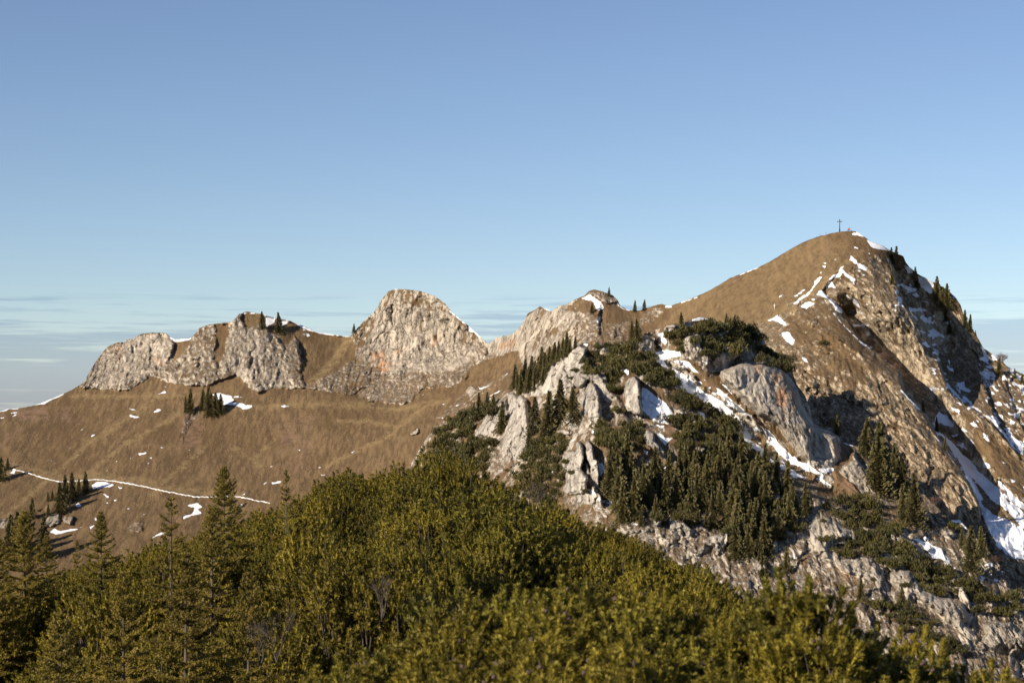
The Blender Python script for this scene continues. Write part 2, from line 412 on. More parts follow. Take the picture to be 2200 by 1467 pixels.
# ---------------------------------------------------------------- far mountain ridge (sheet A)
topA = [(-700,1120),(-300,935),(-150,908),(0,884),(16,878.6),(40,877),(74,871),(115,855),(136,846),(153,838),(181,821),(188,806),(207,774),(220,757),(232,744),
 (251,736),(269,734),(275,727),(284,729),(300,718),(327,714),(357,716),(365,723),(375,729),(409,727),(420,716),(428,705),(442,699),(464,695),
 (495,692),(505,685),(513,674),(532,669),(559,674),(583,681),(610,686),(632,692),(654,701),(678,712),(714,719),(752,723),(763,710),(782,689),
 (801,673),(812,659),(819,644),(834,626),(850,621),(869,621),(905,626),(932,635),(954,650),(970,669),(992,689),(1008,701),(1025,716),(1041,733),
 (1048,738),(1063,730),(1069.5,722),(1075,726),(1082,720),(1087,723),(1106,714),(1123,695),(1134,673),(1150,665),(1159.5,658),(1174,664),(1185,669),
 (1204.5,655),(1213,656),(1234,644),(1256,635),(1264.5,625),(1278,622),(1297,627),(1316,634),(1327,644.5),(1333,658),(1352,666),(1368,668),(1390,662),
 (1409,655),(1423,653),(1436,658),(1458,651),(1491,639),(1518,627),(1545,612),(1567,598),(1600,585),(1630,574),(1655,561),(1682,545),(1709,529),
 (1731,518),(1758,508),(1791,500),(1810,497),(1832,496.5),(1843,498),(1856,508),(1870,518),(1894.5,527),(1911,537),(1927,545),(1941,550),(1946,563),
 (1954.5,574),(1974,590),(1993,599.5),(2006,606),(2025,616),(2042,628),(2053,639),(2064,655),(2069,672),(2080,696),(2091,710),(2104.5,732),(2113,748),
 (2134.5,762),(2148,773),(2167,789),(2200,805),(2300,860),(2450,950),(2800,1180)]
botA = [(-300,1330),(500,1290),(700,1180),(1000,1000),(1150,940),(1450,900),(1700,1050),(1950,1220),(2200,1400),(2450,1500)]
ctlA = [(-300,935,960),(0,885,980),(180,822,1010),(300,720,1040),(300,830,1000),(530,670,1035),(530,825,990),(710,720,1040),(700,840,985),
 (850,622,1030),(860,865,975),(1000,700,1010),(1000,830,960),(1045,740,1000),(1160,660,930),(1160,760,900),(1280,622,900),(1280,740,860),(1370,668,890),
 (1450,655,870),(1600,585,850),(1600,700,790),(1820,497,815),(1800,620,775),(1700,780,725),(1820,850,700),(1900,1000,665),(2000,700,760),(2060,640,800),
 (2000,1050,655),(2080,1090,645),(2200,805,770),(2200,1000,680),(2200,1270,615),(2200,1400,590),(2450,950,760),(2450,1400,580),
 (0,1100,880),(-300,1300,800),(300,950,945),(300,1150,860),(600,950,945),(600,1150,860),(900,930,920),(950,1000,880),(1100,850,880),(1900,1220,640),(1300,900,800),(1600,1000,690)]
A = Sheet(-560, 2720, 2.0, 330, topA, botA, ctlA)
rk = [(182,834),(232,836),(273,839),(295,825),(327,808),(352,815),(374,825),(436,830),(464,820),(485,815),(505,802),(532,831),(554,845),(581,832),
 (604,834),(659,834),(667,836),(703,839),(741,847),(785,847),(795,861),(850,869),(872,869),(891,853),(907,836),(932,834),(970,830),(992,820),(1000,804),
 (1014,790),(1041,774),(1068,768),(1095,757),(1114,753),(1125,800),(1200,790),(1290,760),(1300,700),(1290,650),(1240,640),(1180,650),(1100,700),(1040,720),
 (980,650),(900,600),(820,600),(740,700),(600,660),(500,650),(400,680),(300,690),(200,740),(150,830)]
A.paint('rock', rk, .80, 6, 4)
# left cliff, solid limestone
A.paint('rock', [(182,830),(188,806),(220,757),(275,725),(357,712),(368,735),(360,770),(330,800),(290,822),(232,832)], .95)
A.paint('rock', [(420,716),(455,700),(462,740),(440,800),(370,812),(372,790),(400,760)], .70)
A.paint('rock', [(374,800),(440,790),(500,790),(480,812),(436,828),(374,822)], .74)
A.paint('rock', [(505,685),(522,690),(545,700),(575,750),(640,790),(600,830),(554,842),(520,810),(500,795),(480,800),(480,750)], .92)
for g in ([(520,670),(545,671),(583,683),(612,690),(640,700),(630,730),(612,745),(590,722),(560,694),(530,704),(520,694)],
          [(374,732),(412,728),(406,745),(388,768),(374,772)],
          [(462,699),(494,694),(486,745),(470,790),(458,772),(466,735)]):
    A.paint('rock', g, .12, 7, 4)
A.paint('rock', [(600,690),(632,692),(714,719),(752,723),(768,735),(762,770),(735,792),(705,812),(680,830),(655,830),(646,800),(650,780),(640,730)], .10, 7, 4)
A.paint('dry', [(745,725),(764,722),(730,775),(680,822),(662,832),(668,815),(705,775)], .9)
A.paint('rock', [(664,833),(690,812),(735,790),(765,760),(790,760),(830,800),(880,830),(885,865),(800,860),(741,845)], .72, 8, 5)
A.paint('rock', [(765,745),(800,690),(830,640),(870,640),(930,650),(975,690),(1030,740),(1010,780),(960,800),(900,800),(840,800),(790,780)], .97, 8, 5)
A.paint('rock', [(812,655),(838,620),(905,622),(950,648),(978,690),(935,672),(880,655),(830,660)], .56, 8, 5)
A.paint('rock', [(752,723),(800,673),(815,660),(810,690),(790,735),(765,755)], .64, 8, 5)
A.paint('rock', [(955,655),(1040,735),(1000,745),(965,700)], .72, 10, 5)
A.paint('rock', [(1040,740),(1085,720),(1120,700),(1150,668),(1190,668),(1170,720),(1160,760),(1115,752),(1060,768),(1030,776)], .90)
A.paint('rock', [(1150,668),(1200,655),(1290,650),(1290,720),(1240,780),(1150,790),(1140,730)], .66, 10, 5)
A.paint('rock', [(1235,644),(1260,640),(1290,650),(1285,680),(1250,670),(1215,665)], .25, 8, 5)
A.paint('rock', [(1262,628),(1297,624),(1330,640),(1334,660),(1300,650)], .74, 6, 4)
A.paint('rock', [(1288,668),(1340,660),(1380,672),(1400,690),(1370,720),(1300,722)], .16, 8, 5)
A.paint('rock', [(1300,702),(1345,690),(1375,700),(1340,740),(1300,740)], .66, 8, 5)
A.paint('rock', [(1370,686),(1400,664),(1436,655),(1430,668),(1400,690),(1376,700)], .64, 6, 4)
for p in ([(795,758),(825,750),(845,790),(835,800),(800,795)], [(810,765),(822,765),(826,797),(812,797)], [(930,720),(945,718),(942,738),(926,748)],
          [(845,755),(862,745),(858,760),(838,762)], [(240,740),(262,745),(256,780),(246,770)], [(768,822),(778,818),(778,834),(768,836)], [(325,770),(345,765),(350,790)],
          [(1075,735),(1110,728),(1105,745),(1070,750)]):
    A.paint('orange', p, .55, 9, 4)
A.paint('orange', [(812,772),(826,778),(826,796),(813,797)], 1.0, 4, 2)
# grassy left flank and its scree
A.paint('red', [(32,880),(100,872),(104,895),(80,908),(40,900)], .95, 10, 6)
A.paint('red', [(120,878),(150,876),(152,905),(124,900)], .75, 10, 6)
A.paint('red', [(20,935),(50,912),(45,935),(0,960)], .6, 10, 6)
A.paint('red', [(400,880),(420,880),(440,905),(430,960),(380,965),(385,930)], .7, 12, 6)
A.paint('red', [(560,905),(640,890),(690,900),(640,950),(590,990),(600,930)], .45, 16, 8)
A.paint('red', [(640,940),(700,930),(640,1010),(600,1030)], .40, 14, 8)
A.paint('rock', [(385,930),(405,872),(432,880),(400,925),(392,955)], .62, 8, 6)
A.paint('rock', [(90,1112),(128,1100),(128,1125),(95,1130)], .95, 6, 4); A.paint('rock', [(137,1105),(158,1110),(152,1128),(140,1122)], .95, 5, 3)
A.paint('rock', [(-10,1115),(20,1110),(16,1135),(-10,1135)], 1., 5, 3); A.paint('rock', [(275,1125),(310,1120),(305,1142),(270,1142)], .66, 8, 5)
A.paint('rock', [(880,932),(898,920),(900,928),(884,936)], 1., 3, 2)
A.paint('rock', [(925,900),(960,880),(1000,840),(1040,822),(1090,802),(1088,815),(1040,845),(1010,872),(960,900)], .58, 10, 6)
A.paint('rock', [(1000,842),(1012,828),(1025,838),(1014,852)], 1., 4, 3)
for st in ([(0,1120),(180,960),(330,860)], [(100,1090),(260,960),(420,870)], [(500,960),(560,1000)], [(550,980),(590,945)], [(700,1000),(830,940),(930,860)],
           [(330,1060),(380,1010),(440,960)], [(720,870),(860,880),(960,860)], [(150,852),(300,850),(420,850)], [(720,905),(800,905),(850,918)], [(470,880),(600,870),(800,865)]):
    d = seg_dist(A.U, A.V, st)+A.edge*2; A.dry = np.maximum(A.dry, .75*sstep((9-d)/9))
A.dry = np.maximum(A.dry, .65*sstep((11-seg_dist(A.U, A.V-8+16, [(30,1008),(130,1035),(215,1030),(300,1040),(400,1062),(520,1072)])-A.edge)/9))
A.dry = np.maximum(A.dry, .35*sstep(poly_sd(A.U, A.V, [(1436,660),(1600,588),(1760,510),(1830,520),(1780,600),(1720,660),(1600,710),(1450,700)])/10+.5))
A.paint('red', [(1765,540),(1780,530),(1782,545),(1770,552)], .8, 4, 3)
A.paint('dry', [(1700,650),(1760,610),(1830,545),(1860,535),(1800,590),(1750,650),(1640,700),(1600,712)], .85, 8, 4)
# right massif
A.paint('rock', [(1690,670),(1770,640),(1800,600),(1870,545),(1930,560),(1960,600),(2080,720),(2220,830),(2450,960),(2450,1500),(2200,1400),(1900,1200),(1700,1050),(1600,800),(1620,700)], .70, 10, 6)
A.paint('warm', [(1600,600),(1830,480),(2450,900),(2450,1500),(2200,1400),(1700,1100),(1560,720)], .9, 30, 2)
A.warm = np.maximum(A.warm, .42)
A.paint('rock', [(1690,650),(1760,620),(1800,640),(1850,730),(1900,790),(1880,850),(1800,830),(1730,800),(1700,720)], .46, 14, 8)
A.paint('rock', [(1850,560),(1915,550),(1925,660),(1890,660),(1870,620),(1840,610)], .72, 8, 6)
A.paint('rock', [(1870,800),(1935,850),(1985,930),(2060,1020),(2095,1080),(2060,1100),(2000,1060),(1940,1000),(1880,900),(1830,850)], .84, 12, 8)
A.paint('rock', [(1640,720),(1690,715),(1730,790),(1760,830),(1700,820),(1660,770)], .74, 10, 6)
A.paint('rock', [(2025,655),(2065,680),(2090,730),(2080,760),(2040,740),(2020,690)], .70, 8, 5)
A.paint('rock', [(2060,880),(2110,910),(2200,1000),(2300,1080),(2200,1075),(2110,980)], .36, 10, 8)
A.paint('rock', [(2105,830),(2150,850),(2230,950),(2200,970),(2120,890)], .5, 10, 6)
# relief: broken limestone, ribs, gullies
e1 = (math.cos(R(56)), -math.sin(R(56)))
al = A.X*e1[0]+A.Z*e1[1]; ac = -A.X*e1[1]+A.Z*e1[0]
rw = np.clip((A.rock-.2)/.6, 0, 1)
right = sstep((A.U-1640)/90.0)*sstep((A.V-(2200-A.U)*.15-470)/60)
big = ridged(A.X/34, A.Z/60, 3); c1, ce1 = cells(A.X/9+fbm(A.X/7, A.Z/7, 3)*.7, A.Z/16); c2, ce2 = cells(A.X/3.2+fbm(A.X/3, A.Z/3, 2)*.5, A.Z/5.0)
c3, ce3 = cells(A.X/1.5, A.Z/2.1)
fine = fbm(A.X/2.6, A.Z/3.4, 4, .6)
fis = 1.8*np.exp(-(ce1/.07)**2)+1.0*np.exp(-(ce2/.10)**2)
A.rel += rw*(1-right)*(-3.4*big + 1.7*c1 + .7*c2 + .25*c3 + .9*fine + .25*fis - 1.0*ridged(A.X/2.3+fbm(A.X/4, A.Z/7, 2)*.7, A.Z/9, 3) - 1.3*ridged(A.X/5+fbm(A.X/6, A.Z/9, 2)*.6, A.Z/14, 3))
G1_ = seg_dist(A.U, A.V, [(1830,672),(1870,720),(1915,768),(1965,818),(1992,855),(2030,912),(2078,975),(2115,1045)])
G2_ = seg_dist(A.U, A.V, [(1925,575),(1972,640),(2008,705),(2035,770),(2075,845)])
calm = 1-.75*np.exp(-(G1_/34)**2)-.6*np.exp(-(G2_/44)**2)
A.rel += 18*np.exp(-(G1_/30)**2)+14*np.exp(-(G2_/40)**2)
diag = ridged(ac/30+.6*fbm(al/60, ac/60, 3), al/150, 3); diag2 = ridged(ac/9+fbm(al/20, ac/20, 3), al/34, 3)
c1r, e1r = cells(A.X/5+fbm(A.X/6, A.Z/6, 3)*.9, A.Z/13+A.X/14); c2r, e2r = cells(A.X/2.2+fbm(A.X/2, A.Z/2, 2)*.5, A.Z/5)
A.rel += right*np.clip(calm, .15, 1)*(-5.0*diag - 2.3*diag2*(.4+rw) + (rw+.15)*(3.2*c1r + 1.3*c2r + .5*c3+1.8*fine-1.6*ridged(A.X/3.6+fbm(A.X/5, A.Z/6, 3), A.Z/11+A.X/16, 4)+.5*np.exp(-(e1r/.08)**2)))
gr = 1-rw
A.rel += gr*(1.6*fbm(A.X/40+A.Z/60, A.Z/50, 3)+ .7*ridged(ac/14, al/90, 2)*(A.U < 1200) + .14*fbm(A.X/2.2, A.Z/1.6, 3))
# crisp steps
A.rib([(1815,566,0),(1764,625,5),(1785,647,14),(1810,672,15),(1822,690,6)], 4, 40)
A.rib([(1795,630,0),(1803,655,2),(1815,680,10),(1835,713,26),(1856,737,34),(1889,759,38),(1927,792,36),(1938,838,34),(1955,857,32),(1982,887,30),(2001,923,34),(2033,969,38),(2064,1005,38),(2088,1045,34),(2099,1085,26),(2104,1125,8)], 6, 330, .25, 80)
A.rib([(1904,540,1),(1916,574,20),(1927,614,38),(1930,647,46),(1955,666,50),(1978,691,50),(1988,734,48),(2009,762,46),(2023,803,42),(2036,840,36),(2064,862,22),(2104,890,8),(2132,915,7),(2175,965,6),(2200,985,4)], 6, 330, .2, 60)
A.rib([(2090,770,1),(2105,800,9),(2120,850,14),(2135,900,14),(2165,950,9),(2190,975,1)], 5, 34)
A.rib([(2150,800,1),(2165,840,5),(2185,900,6),(2215,960,5)], 5, 34)
A.rib([(1945,560,0),(1958,600,2),(1985,650,2)], 4, 20)
A.rib([(2040,1035,1),(2095,1130,5),(2125,1190,4),(2180,1260,3)], 5, 50)
A.rib([(637,728,0),(637,738,7),(641,760,9),(645,785,2)], 3, 12)
A.rib([(366,722,5),(372,738,6),(364,765,5),(352,785,1)], 3, 14)
A.rib([(317,730,0),(322,755,3),(318,780,3),(316,800,0)], 3, 14)
A.rib([(277,728,1),(285,760,2.5),(282,790,0)], 3, 16)
A.rib([(505,748,0),(507,770,3),(502,796,1)], 3, 14)
A.rib([(592,760,0),(596,795,3),(592,820,1)], 3, 14)
A.rib([(840,640,1),(839,668,4.5),(838,690,2),(850,712,1.5),(862,730,0)], 3, 10)
A.rib([(1042,738,5),(1043,760,6),(1040,775,4)], 4, 40)
A.rib([(1010,790,1),(1000,815,5),(995,830,2)], 4, 20)
A.rib([(1190,665,1),(1182,690,3),(1165,730,3),(1160,755,1)], 4, 30, .5)
A.rib([(1288,650,1),(1286,668,5),(1284,700,6),(1290,730,2)], 4, 16)
A.rib([(1160,660,1),(1150,690,2.5),(1130,720,1)], 4, 30)
A.rib([(1340,690,0),(1322,712,3),(1318,735,3)], 3, 18)
A.rib([(400,870,1),(398,900,3),(380,950,1)], 14, 40)
A.rib([(160,1110,0),(80,1098,4),(95,1088,5),(75,1130,4)], 6, 30)
# base of the cliffs stands out from the turf
dcl = poly_sd(A.U, A.V, rk); A.rel -= 2.0*sstep((dcl+6)/30)*(A.U < 1130)
# ---- snow on the ridge
A.edge = A.edge+3.2*fbm(A.X/1.8, A.Z/1.1, 4, .65)
S_ = A.snowline
S_([(-60,893),(0,883),(18,877),(38,876)], 2.6); S_([(24,888),(35,886)], 1.2); S_([(0,898),(8,897)], 1.4); S_([(26,895),(34,891)], 1.6)
S_([(76,869),(96,865),(115,855),(134,846)], 2.2, .3); S_([(118,854),(132,848)], 3, .4)
A.snowpoly([(363,718),(372,727),(409,724),(412,729),(395,733),(374,735),(366,728)], .3)
S_([(455,694),(492,691)], 1.8, .4); S_([(517,673),(560,673)], 1.0, .6); S_([(568,676),(595,684),(625,688)], 1.6); A.snowpoly([(570,682),(592,684),(590,695),(574,702),(570,692)], .8)
A.snowpoly([(595,690),(622,690),(612,700),(600,702)], .8)
S_([(628,691),(645,698),(660,706),(690,716),(720,720),(748,722)], 2.0, .4); A.snowpoly([(628,690),(650,700),(676,712),(672,714),(645,703)], .3)
for b in ((655,718,7,2),(662,721,5,1.6),(653,709,4,1.3),(850,621,8,1.6),(866,621,5,1.4)): A.snowblob(*b)
S_([(966,668),(985,684),(998,694)], 1.3, .5); A.snowpoly([(1006,700),(1015,706),(1032,722),(1030,727),(1017,714),(1006,713)], .4)
S_([(1170,662),(1184,668)], 2.0, .3)
A.snowpoly(zz(1000,560,[(918,298),(975,266),(1020,290),(1070,325),(1090,365),(1080,385),(1040,385),(1020,350),(990,320),(950,310)]), .6)
S_([(1285,690),(1288,683)], 3); S_([(1328,655),(1336,662)], 1.6); S_([(1338,663),(1352,667)], 1.3); S_([(1430,658),(1440,659)], 1.8); S_([(1464,650),(1498,639)], 1.1, .3)
S_([(1590,590),(1608,583)], 1.0, .3); S_([(1610,582),(1628,575)], 1.2, .2); S_([(1764,507),(1776,504)], .8, .2)
for q in ([(1240,978),(1300,950),(1308,965),(1245,980)],[(1015,1133),(1040,1145),(1120,1158),(1060,1168),(1020,1155)],[(1018,1090),(1070,1100),(1065,1104),(1018,1096)],
          [(1210,1118),(1240,1095),(1275,1102),(1215,1125)],[(620,1268),(690,1228),(650,1255)],[(712,1305),(750,1295),(720,1318)],[(518,1378),(535,1395),(565,1402),(530,1395)],
          [(1262,1392),(1298,1398),(1270,1408)],[(1450,900),(1470,900),(1460,908)],[(1295,915),(1315,917),(1300,920)]):
    A.snowpoly(zz(0,580,[(a,b) for a,b in q]), .35)
A.snowpoly(zz(0,580,[(1670,980),(1740,970),(1800,990),(1905,1000),(1830,1005),(1850,1030),(1800,1035),(1990,1065),(1975,1085),(1910,1100),(1890,1075),(1790,1055),(1750,1075),(1735,1040)]), .7)
for q in ([(1090,1450),(1150,1432),(1160,1445),(1100,1460)],[(1235,1443),(1262,1440),(1240,1452)]): A.snowpoly(zz(0,580,q), .4)
for q in ([(1085,310),(1130,285),(1110,305)],[(1170,305),(1220,288),(1185,312)],[(1158,345),(1185,335),(1165,355)],[(1088,270),(1155,265),(1110,280)],[(830,402),(860,398),(840,410)],
          [(905,332),(930,325),(915,338)],[(1020,395),(1042,385),(1030,398)],[(1025,308),(1045,300),(1030,312)],[(80,425),(105,395),(130,390),(110,435)],
          [(720,520),(760,490),(830,492),(905,520),(860,535),(770,545),(730,548)],[(925,530),(965,540),(940,550)],[(808,585),(860,605),(850,625),(825,605)],
          [(885,632),(925,635),(900,645)],[(835,655),(858,658),(845,665)],[(578,690),(610,658),(650,680),(620,690)],[(530,665),(570,630),(550,670)],
          [(1256,578),(1308,575),(1270,586)],[(1360,590),(1400,595),(1500,612),(1420,602)],[(1455,680),(1560,660),(1590,690),(1560,710),(1590,745),(1500,765),(1440,795),(1445,765),(1510,745),(1530,700)],
          [(1490,808),(1530,795),(1500,808)],[(735,780),(770,775),(755,800)],[(388,890),(430,860),(470,880),(640,850),(620,865),(530,890),(460,905),(440,908)],
          [(705,850),(760,828),(730,850),(712,872)],[(1185,940),(1270,888),(1330,880),(1290,905),(1230,922),(1190,940)],[(1240,858),(1265,838),(1260,858)],
          [(1005,945),(1045,925),(1010,950)],[(1110,768),(1140,748),(1115,765)],[(2035,530),(2105,492),(2085,515),(2040,530)],[(2138,505),(2200,490),(2210,500),(2150,515)],
          [(1880,710),(1885,675),(1920,655),(1905,690)],[(1900,600),(1930,578),(1925,595)],[(2120,372),(2145,370),(2130,378)],[(1260,220),(1298,222),(1270,235)],[(1480,245),(1505,238),(1490,250)],
          [(360,325),(410,326),(370,330)],[(870,920),(900,900),(885,920)],[(465,1180),(495,1180),(480,1188)],[(660,705),(680,706),(670,710)],[(1000,705),(1025,703),(1010,708)]):
    A.snowpoly(zz(0,900,q), .35)
for q in ([(750,263),(790,240),(785,250),(755,266)],[(338,240),(352,248),(342,256)],[(105,370),(128,372),(118,380)],[(360,380),(382,376),(366,386)],[(492,380),(520,372),(500,384)],
          [(470,432),(495,430),(480,436)],[(510,436),(545,442),(515,446)],[(120,500),(215,482),(190,500),(125,515)],[(675,300),(690,298),(680,304)]): A.snowpoly(zz(550,900,q), .35)
for q in ([(190,1072),(225,1064),(260,1072),(215,1084)],[(670,988),(690,990),(680,996)],[(1310,985),(1325,975),(1318,986)]): A.snowpoly(zz(550,580,q), .35)
for q in ([(1465,1165),(1540,1155),(1620,1130),(1690,1110),(1725,1078),(1720,1095),(1640,1135),(1570,1160),(1575,1185),(1500,1190),(1490,1215),(1475,1190)],
          [(1758,935),(1830,905),(1835,915),(1780,940)],[(1840,990),(1935,945),(1900,965),(1845,993)],[(1560,1070),(1605,1058),(1580,1075)],[(1590,1115),(1720,1078),(1650,1105)],
          [(1500,1210),(1540,1205),(1520,1222)],[(1930,835),(1980,820),(1950,835)],[(1735,985),(1765,965),(1750,985)],[(1465,1058),(1505,1048),(1480,1060)],[(1525,1040),(1548,1034),(1535,1042)],
          [(1260,1250),(1282,1248),(1270,1258)]): A.snowpoly(zz(550,580,q), .6)
# summit snow (enlargement of 1600,440)
for q in ([(838,225),(890,212),(940,250),(915,245),(870,240),(850,240)],[(930,250),(1000,290),(1080,320),(1145,358),(1140,368),(1090,355),(1005,345),(985,310),(950,270)],
          [(865,335),(915,338),(900,348)],[(955,375),(990,378),(985,392)],[(955,345),(985,350),(980,360)],[(820,430),(835,400),(880,425),(885,455),(970,495),(978,530),(900,500),(880,470),(850,450),(825,440)],
          [(890,515),(915,520),(905,530)],[(915,540),(948,552),(935,560)],[(945,590),(970,600),(955,608)],
          [(655,590),(700,550),(740,530),(745,500),(810,458),(800,480),(765,505),(790,530),(830,560),(870,590),(860,620),(820,580),(770,540),(750,570),(700,580),(672,592)],
          [(640,660),(655,610),(680,590),(720,665),(690,645),(665,650),(620,690)],[(560,710),(600,670),(620,680),(660,720),(700,760),(760,820),(770,855),(720,830),(690,780),(640,740),(590,720)],
          [(610,720),(640,750),(665,800),(640,770)],[(425,800),(460,780),(510,760),(555,780),(500,800),(490,825),(450,818)],[(520,745),(540,728),(560,745),(540,762)],[(588,830),(620,838),(610,852)],
          [(370,785),(430,735),(480,705),(520,670),(570,575),(595,560),(615,575),(570,625),(530,680),(480,730),(440,750),(420,780)],[(322,778),(400,710),(470,665),(475,672),(420,715)],
          [(590,530),(615,520),(610,545),(585,545)],[(615,485),(635,485),(632,500)],[(615,455),(645,462),(635,470)],[(705,432),(735,418),(722,435)],[(270,715),(310,700),(300,722),(272,728)],
          [(185,910),(235,880),(255,862),(270,880),(330,935),(325,955),(290,945),(250,920),(200,915)],[(285,1005),(340,1000),(395,1060),(395,1090),(370,1110),(330,1080),(300,1040)],
          [(440,1190),(470,1200),(505,1250),(480,1235)],[(1255,480),(1300,490),(1330,520),(1330,548),(1280,540),(1270,510)],[(1360,555),(1440,585),(1495,620),(1475,700),(1440,690),(1400,650),(1370,610)],
          [(1150,808),(1210,780),(1265,790),(1255,815),(1210,795)],[(1175,820),(1195,830),(1185,840)],[(1625,725),(1660,730),(1650,745)],[(1560,920),(1600,915),(1645,905),(1615,940)],
          [(1440,990),(1490,980),(1580,1030),(1575,1055),(1530,1035),(1480,1060)],[(1375,870),(1410,862),(1415,920),(1385,905)],[(1450,885),(1470,880),(1460,950),(1450,925)],
          [(1210,630),(1240,615),(1290,650),(1350,655),(1370,670),(1330,690),(1270,665)],[(1200,720),(1240,725),(1240,780),(1205,775)],[(840,730),(870,740),(900,775),(905,810),(880,800),(850,760)],
          [(795,700),(830,730),(840,750),(810,720)],[(905,1075),(955,1100),(965,1120),(930,1105)],[(1115,895),(1140,890),(1125,910)],[(930,870),(950,885),(940,890)],
          [(1855,1100),(1880,1130),(1930,1210),(1920,1235),(1870,1230),(1880,1180)],[(1940,1185),(1960,1175),(2000,1195),(1990,1230),(1950,1225)],[(1845,1320),(1880,1300),(1890,1280),(1985,1340),(1970,1370),(1930,1350),(1860,1345)],
          [(2080,1290),(2120,1300),(2190,1370),(2185,1390),(2140,1360),(2090,1320)],[(2020,1340),(2050,1340),(2060,1380),(2030,1375)],[(2100,1390),(2140,1400),(2130,1425),(2105,1415)],
          [(1920,1400),(1950,1410),(2000,1467),(1970,1467)],[(2170,1440),(2200,1467),(2170,1467)],[(1430,590),(1490,600),(1480,640)]):
    A.snowpoly(zz(1600,440,q), .75)
S_(zz(1600,440,[(700,855),(760,930),(800,970),(860,1030),(910,1080)]), 1.2, .5); S_(zz(1600,440,[(950,1115),(1000,1140)]), 1.2); S_(zz(1600,440,[(820,880),(850,915)]), 1.2)
S_(zz(1600,440,[(1335,870),(1390,950),(1405,1015)]), .8); S_(zz(1600,440,[(1470,1110),(1530,1180),(1600,1230)]), .8)
# (enlargement of 1600,800)
S_(zz(1600,800,[(1230,140),(1300,215),(1380,290)]), 1.6); S_(zz(1600,800,[(1480,480),(1560,575)]), .9); S_(zz(1600,800,[(1590,620),(1640,680),(1700,740)]), .9)
S_(zz(1600,800,[(1595,90),(1640,150),(1700,210),(1780,260),(1850,300),(1930,360),(1990,420),(2060,500),(2120,590),(2200,650)]), 2.2, .7)
for q in ([(1655,60),(1700,80),(1735,60),(1730,110),(1790,140),(1770,160),(1700,130)],[(1700,170),(1760,190),(1800,250),(1780,260),(1720,210)],[(1930,340),(1980,350),(2020,400),(1990,420),(1945,380)],
          [(1830,345),(1875,340),(1880,355),(1830,352)],[(1640,600-430),(1660,200),(1690,220)],
          [(2040,440),(2090,430),(2110,500),(2200,570),(2200,640),(2130,590),(2080,510)],[(1340,265),(1395,285),(1385,305),(1345,290)],
          [(1400,205),(1450,230),(1440,240)],[(1490,360),(1530,300),(1580,340),(1660,400),(1640,440),(1570,410),(1510,400)],
          [(1540,480),(1600,510),(1700,620),(1780,700),(1870,800),(1990,900),(2060,1000),(2200,1100),(2200,1230),(2080,1100),(1960,1020),(1900,960),(1810,850),(1720,760),(1650,650),(1590,560)],
          [(1710,740),(1790,830),(1850,940),(1930,1060),(2000,1130),(2100,1170),(2200,1250),(2200,1467),(2100,1467),(2000,1380),(1940,1280),(1890,1180),(1860,1060),(1800,920)],
          [(1970,830),(2050,890),(2120,960),(2200,1030),(2200,1080),(2100,1010),(2040,930)],[(1985,590),(2010,600),(1990,605)],[(2020,700),(2070,715),(2040,725)],
          [(1840,685),(1870,720),(1910,750),(1880,740)],[(1800,385),(1825,415),(1810,410)],[(1960,240),(2000,230),(2040,260),(2000,265)],[(2140,220),(2180,215),(2170,240)],
          [(2150,270),(2200,285),(2200,298),(2160,292)],[(2085,220),(2110,260),(2110,290)],[(2110,340),(2140,350),(2120,365)]):
    A.snowpoly(zz(1600,800,q), 1.0)
dk = poly_sd(A.U, A.V, zz(1600,800,[(1860,1010),(1900,980),(1990,1060),(2060,1130),(2040,1150),(1960,1120),(1890,1060)])); A.snow = np.where(dk+A.edge > 0, np.minimum(A.snow, -dk), A.snow)
A.snowspots([(1900,560),(1990,640),(2020,700),(2050,800),(2110,900),(2130,960),(2080,960),(2000,870),(1990,760),(1960,690),(1910,620)], .22, 3)
A.snowspots([(2100,760),(2200,810),(2300,900),(2250,1000),(2170,940),(2110,850)], .16, 3)
A.snowspots([(1800,650),(1860,640),(1910,700),(1920,780),(1860,740)], .30, 2.5)
A.snowspots([(1990,880),(2040,900),(2110,1020),(2140,1060),(2080,1030),(2020,950)], .22, 3)
A.snowspots([(2110,990),(2250,1040),(2280,1250),(2150,1120)], .20, 5)
mountain = A.finish("mountain", MT)

# ---------------------------------------------------------------- wooded crag in front (sheet B)
topB = [(830,1060),(880,1000),(937,907),(975,885),(1014,869),(1068,849),(1095,834),(1136,822),(1153,805),(1175,778),(1213,757),(1245,740),(1273,733),(1297,736),(1322,740),(1338,737),
 (1365,729),(1382,718),(1404,707),(1425,705),(1436,697),(1464,693),(1483,687),(1505,681),(1532,688),(1559,694),(1600,706),(1627,703),(1636,718),(1650,748),(1690,768),(1704,803),
 (1712,826),(1730,850),(1744,890),(1755,901),(1774,919),(1788,920),(1799,931),(1806,948),(1837,958),(1873,964),(1900,990),(1930,1040),(1982,1058),(2010,1085),(2036,1112),(2064,1117),
 (2080,1137),(2104,1163),(2132,1190),(2160,1228),(2166,1261),(2200,1273),(2300,1330),(2450,1400),(2800,1600)]
botB = [(830,1300),(1200,1350),(1700,1500),(2450,1700),(2800,1900)]
ctlB = [(830,1060,690),(937,907,700),(1095,834,690),(1245,740,655),(1338,737,645),(1365,729,640),(1505,681,650),(1627,703,668),(1700,803,655),(1790,925,640),(1930,1040,612),(2064,1117,600),
 (2200,1273,572),(2450,1400,560),(1250,900,610),(1250,1080,575),(1500,850,615),(1500,1050,580),(1700,1000,600),(1700,1200,555),(1950,1200,565),(2100,1400,530),(2450,1700,490),(1500,1300,530),(1000,1000,660),(900,1200,620),(1800,1450,510)]
B = Sheet(850, 2720, 2.0, 360, topB, botB, ctlB)
B.rock[:] = .50; B.warm[:] = .22
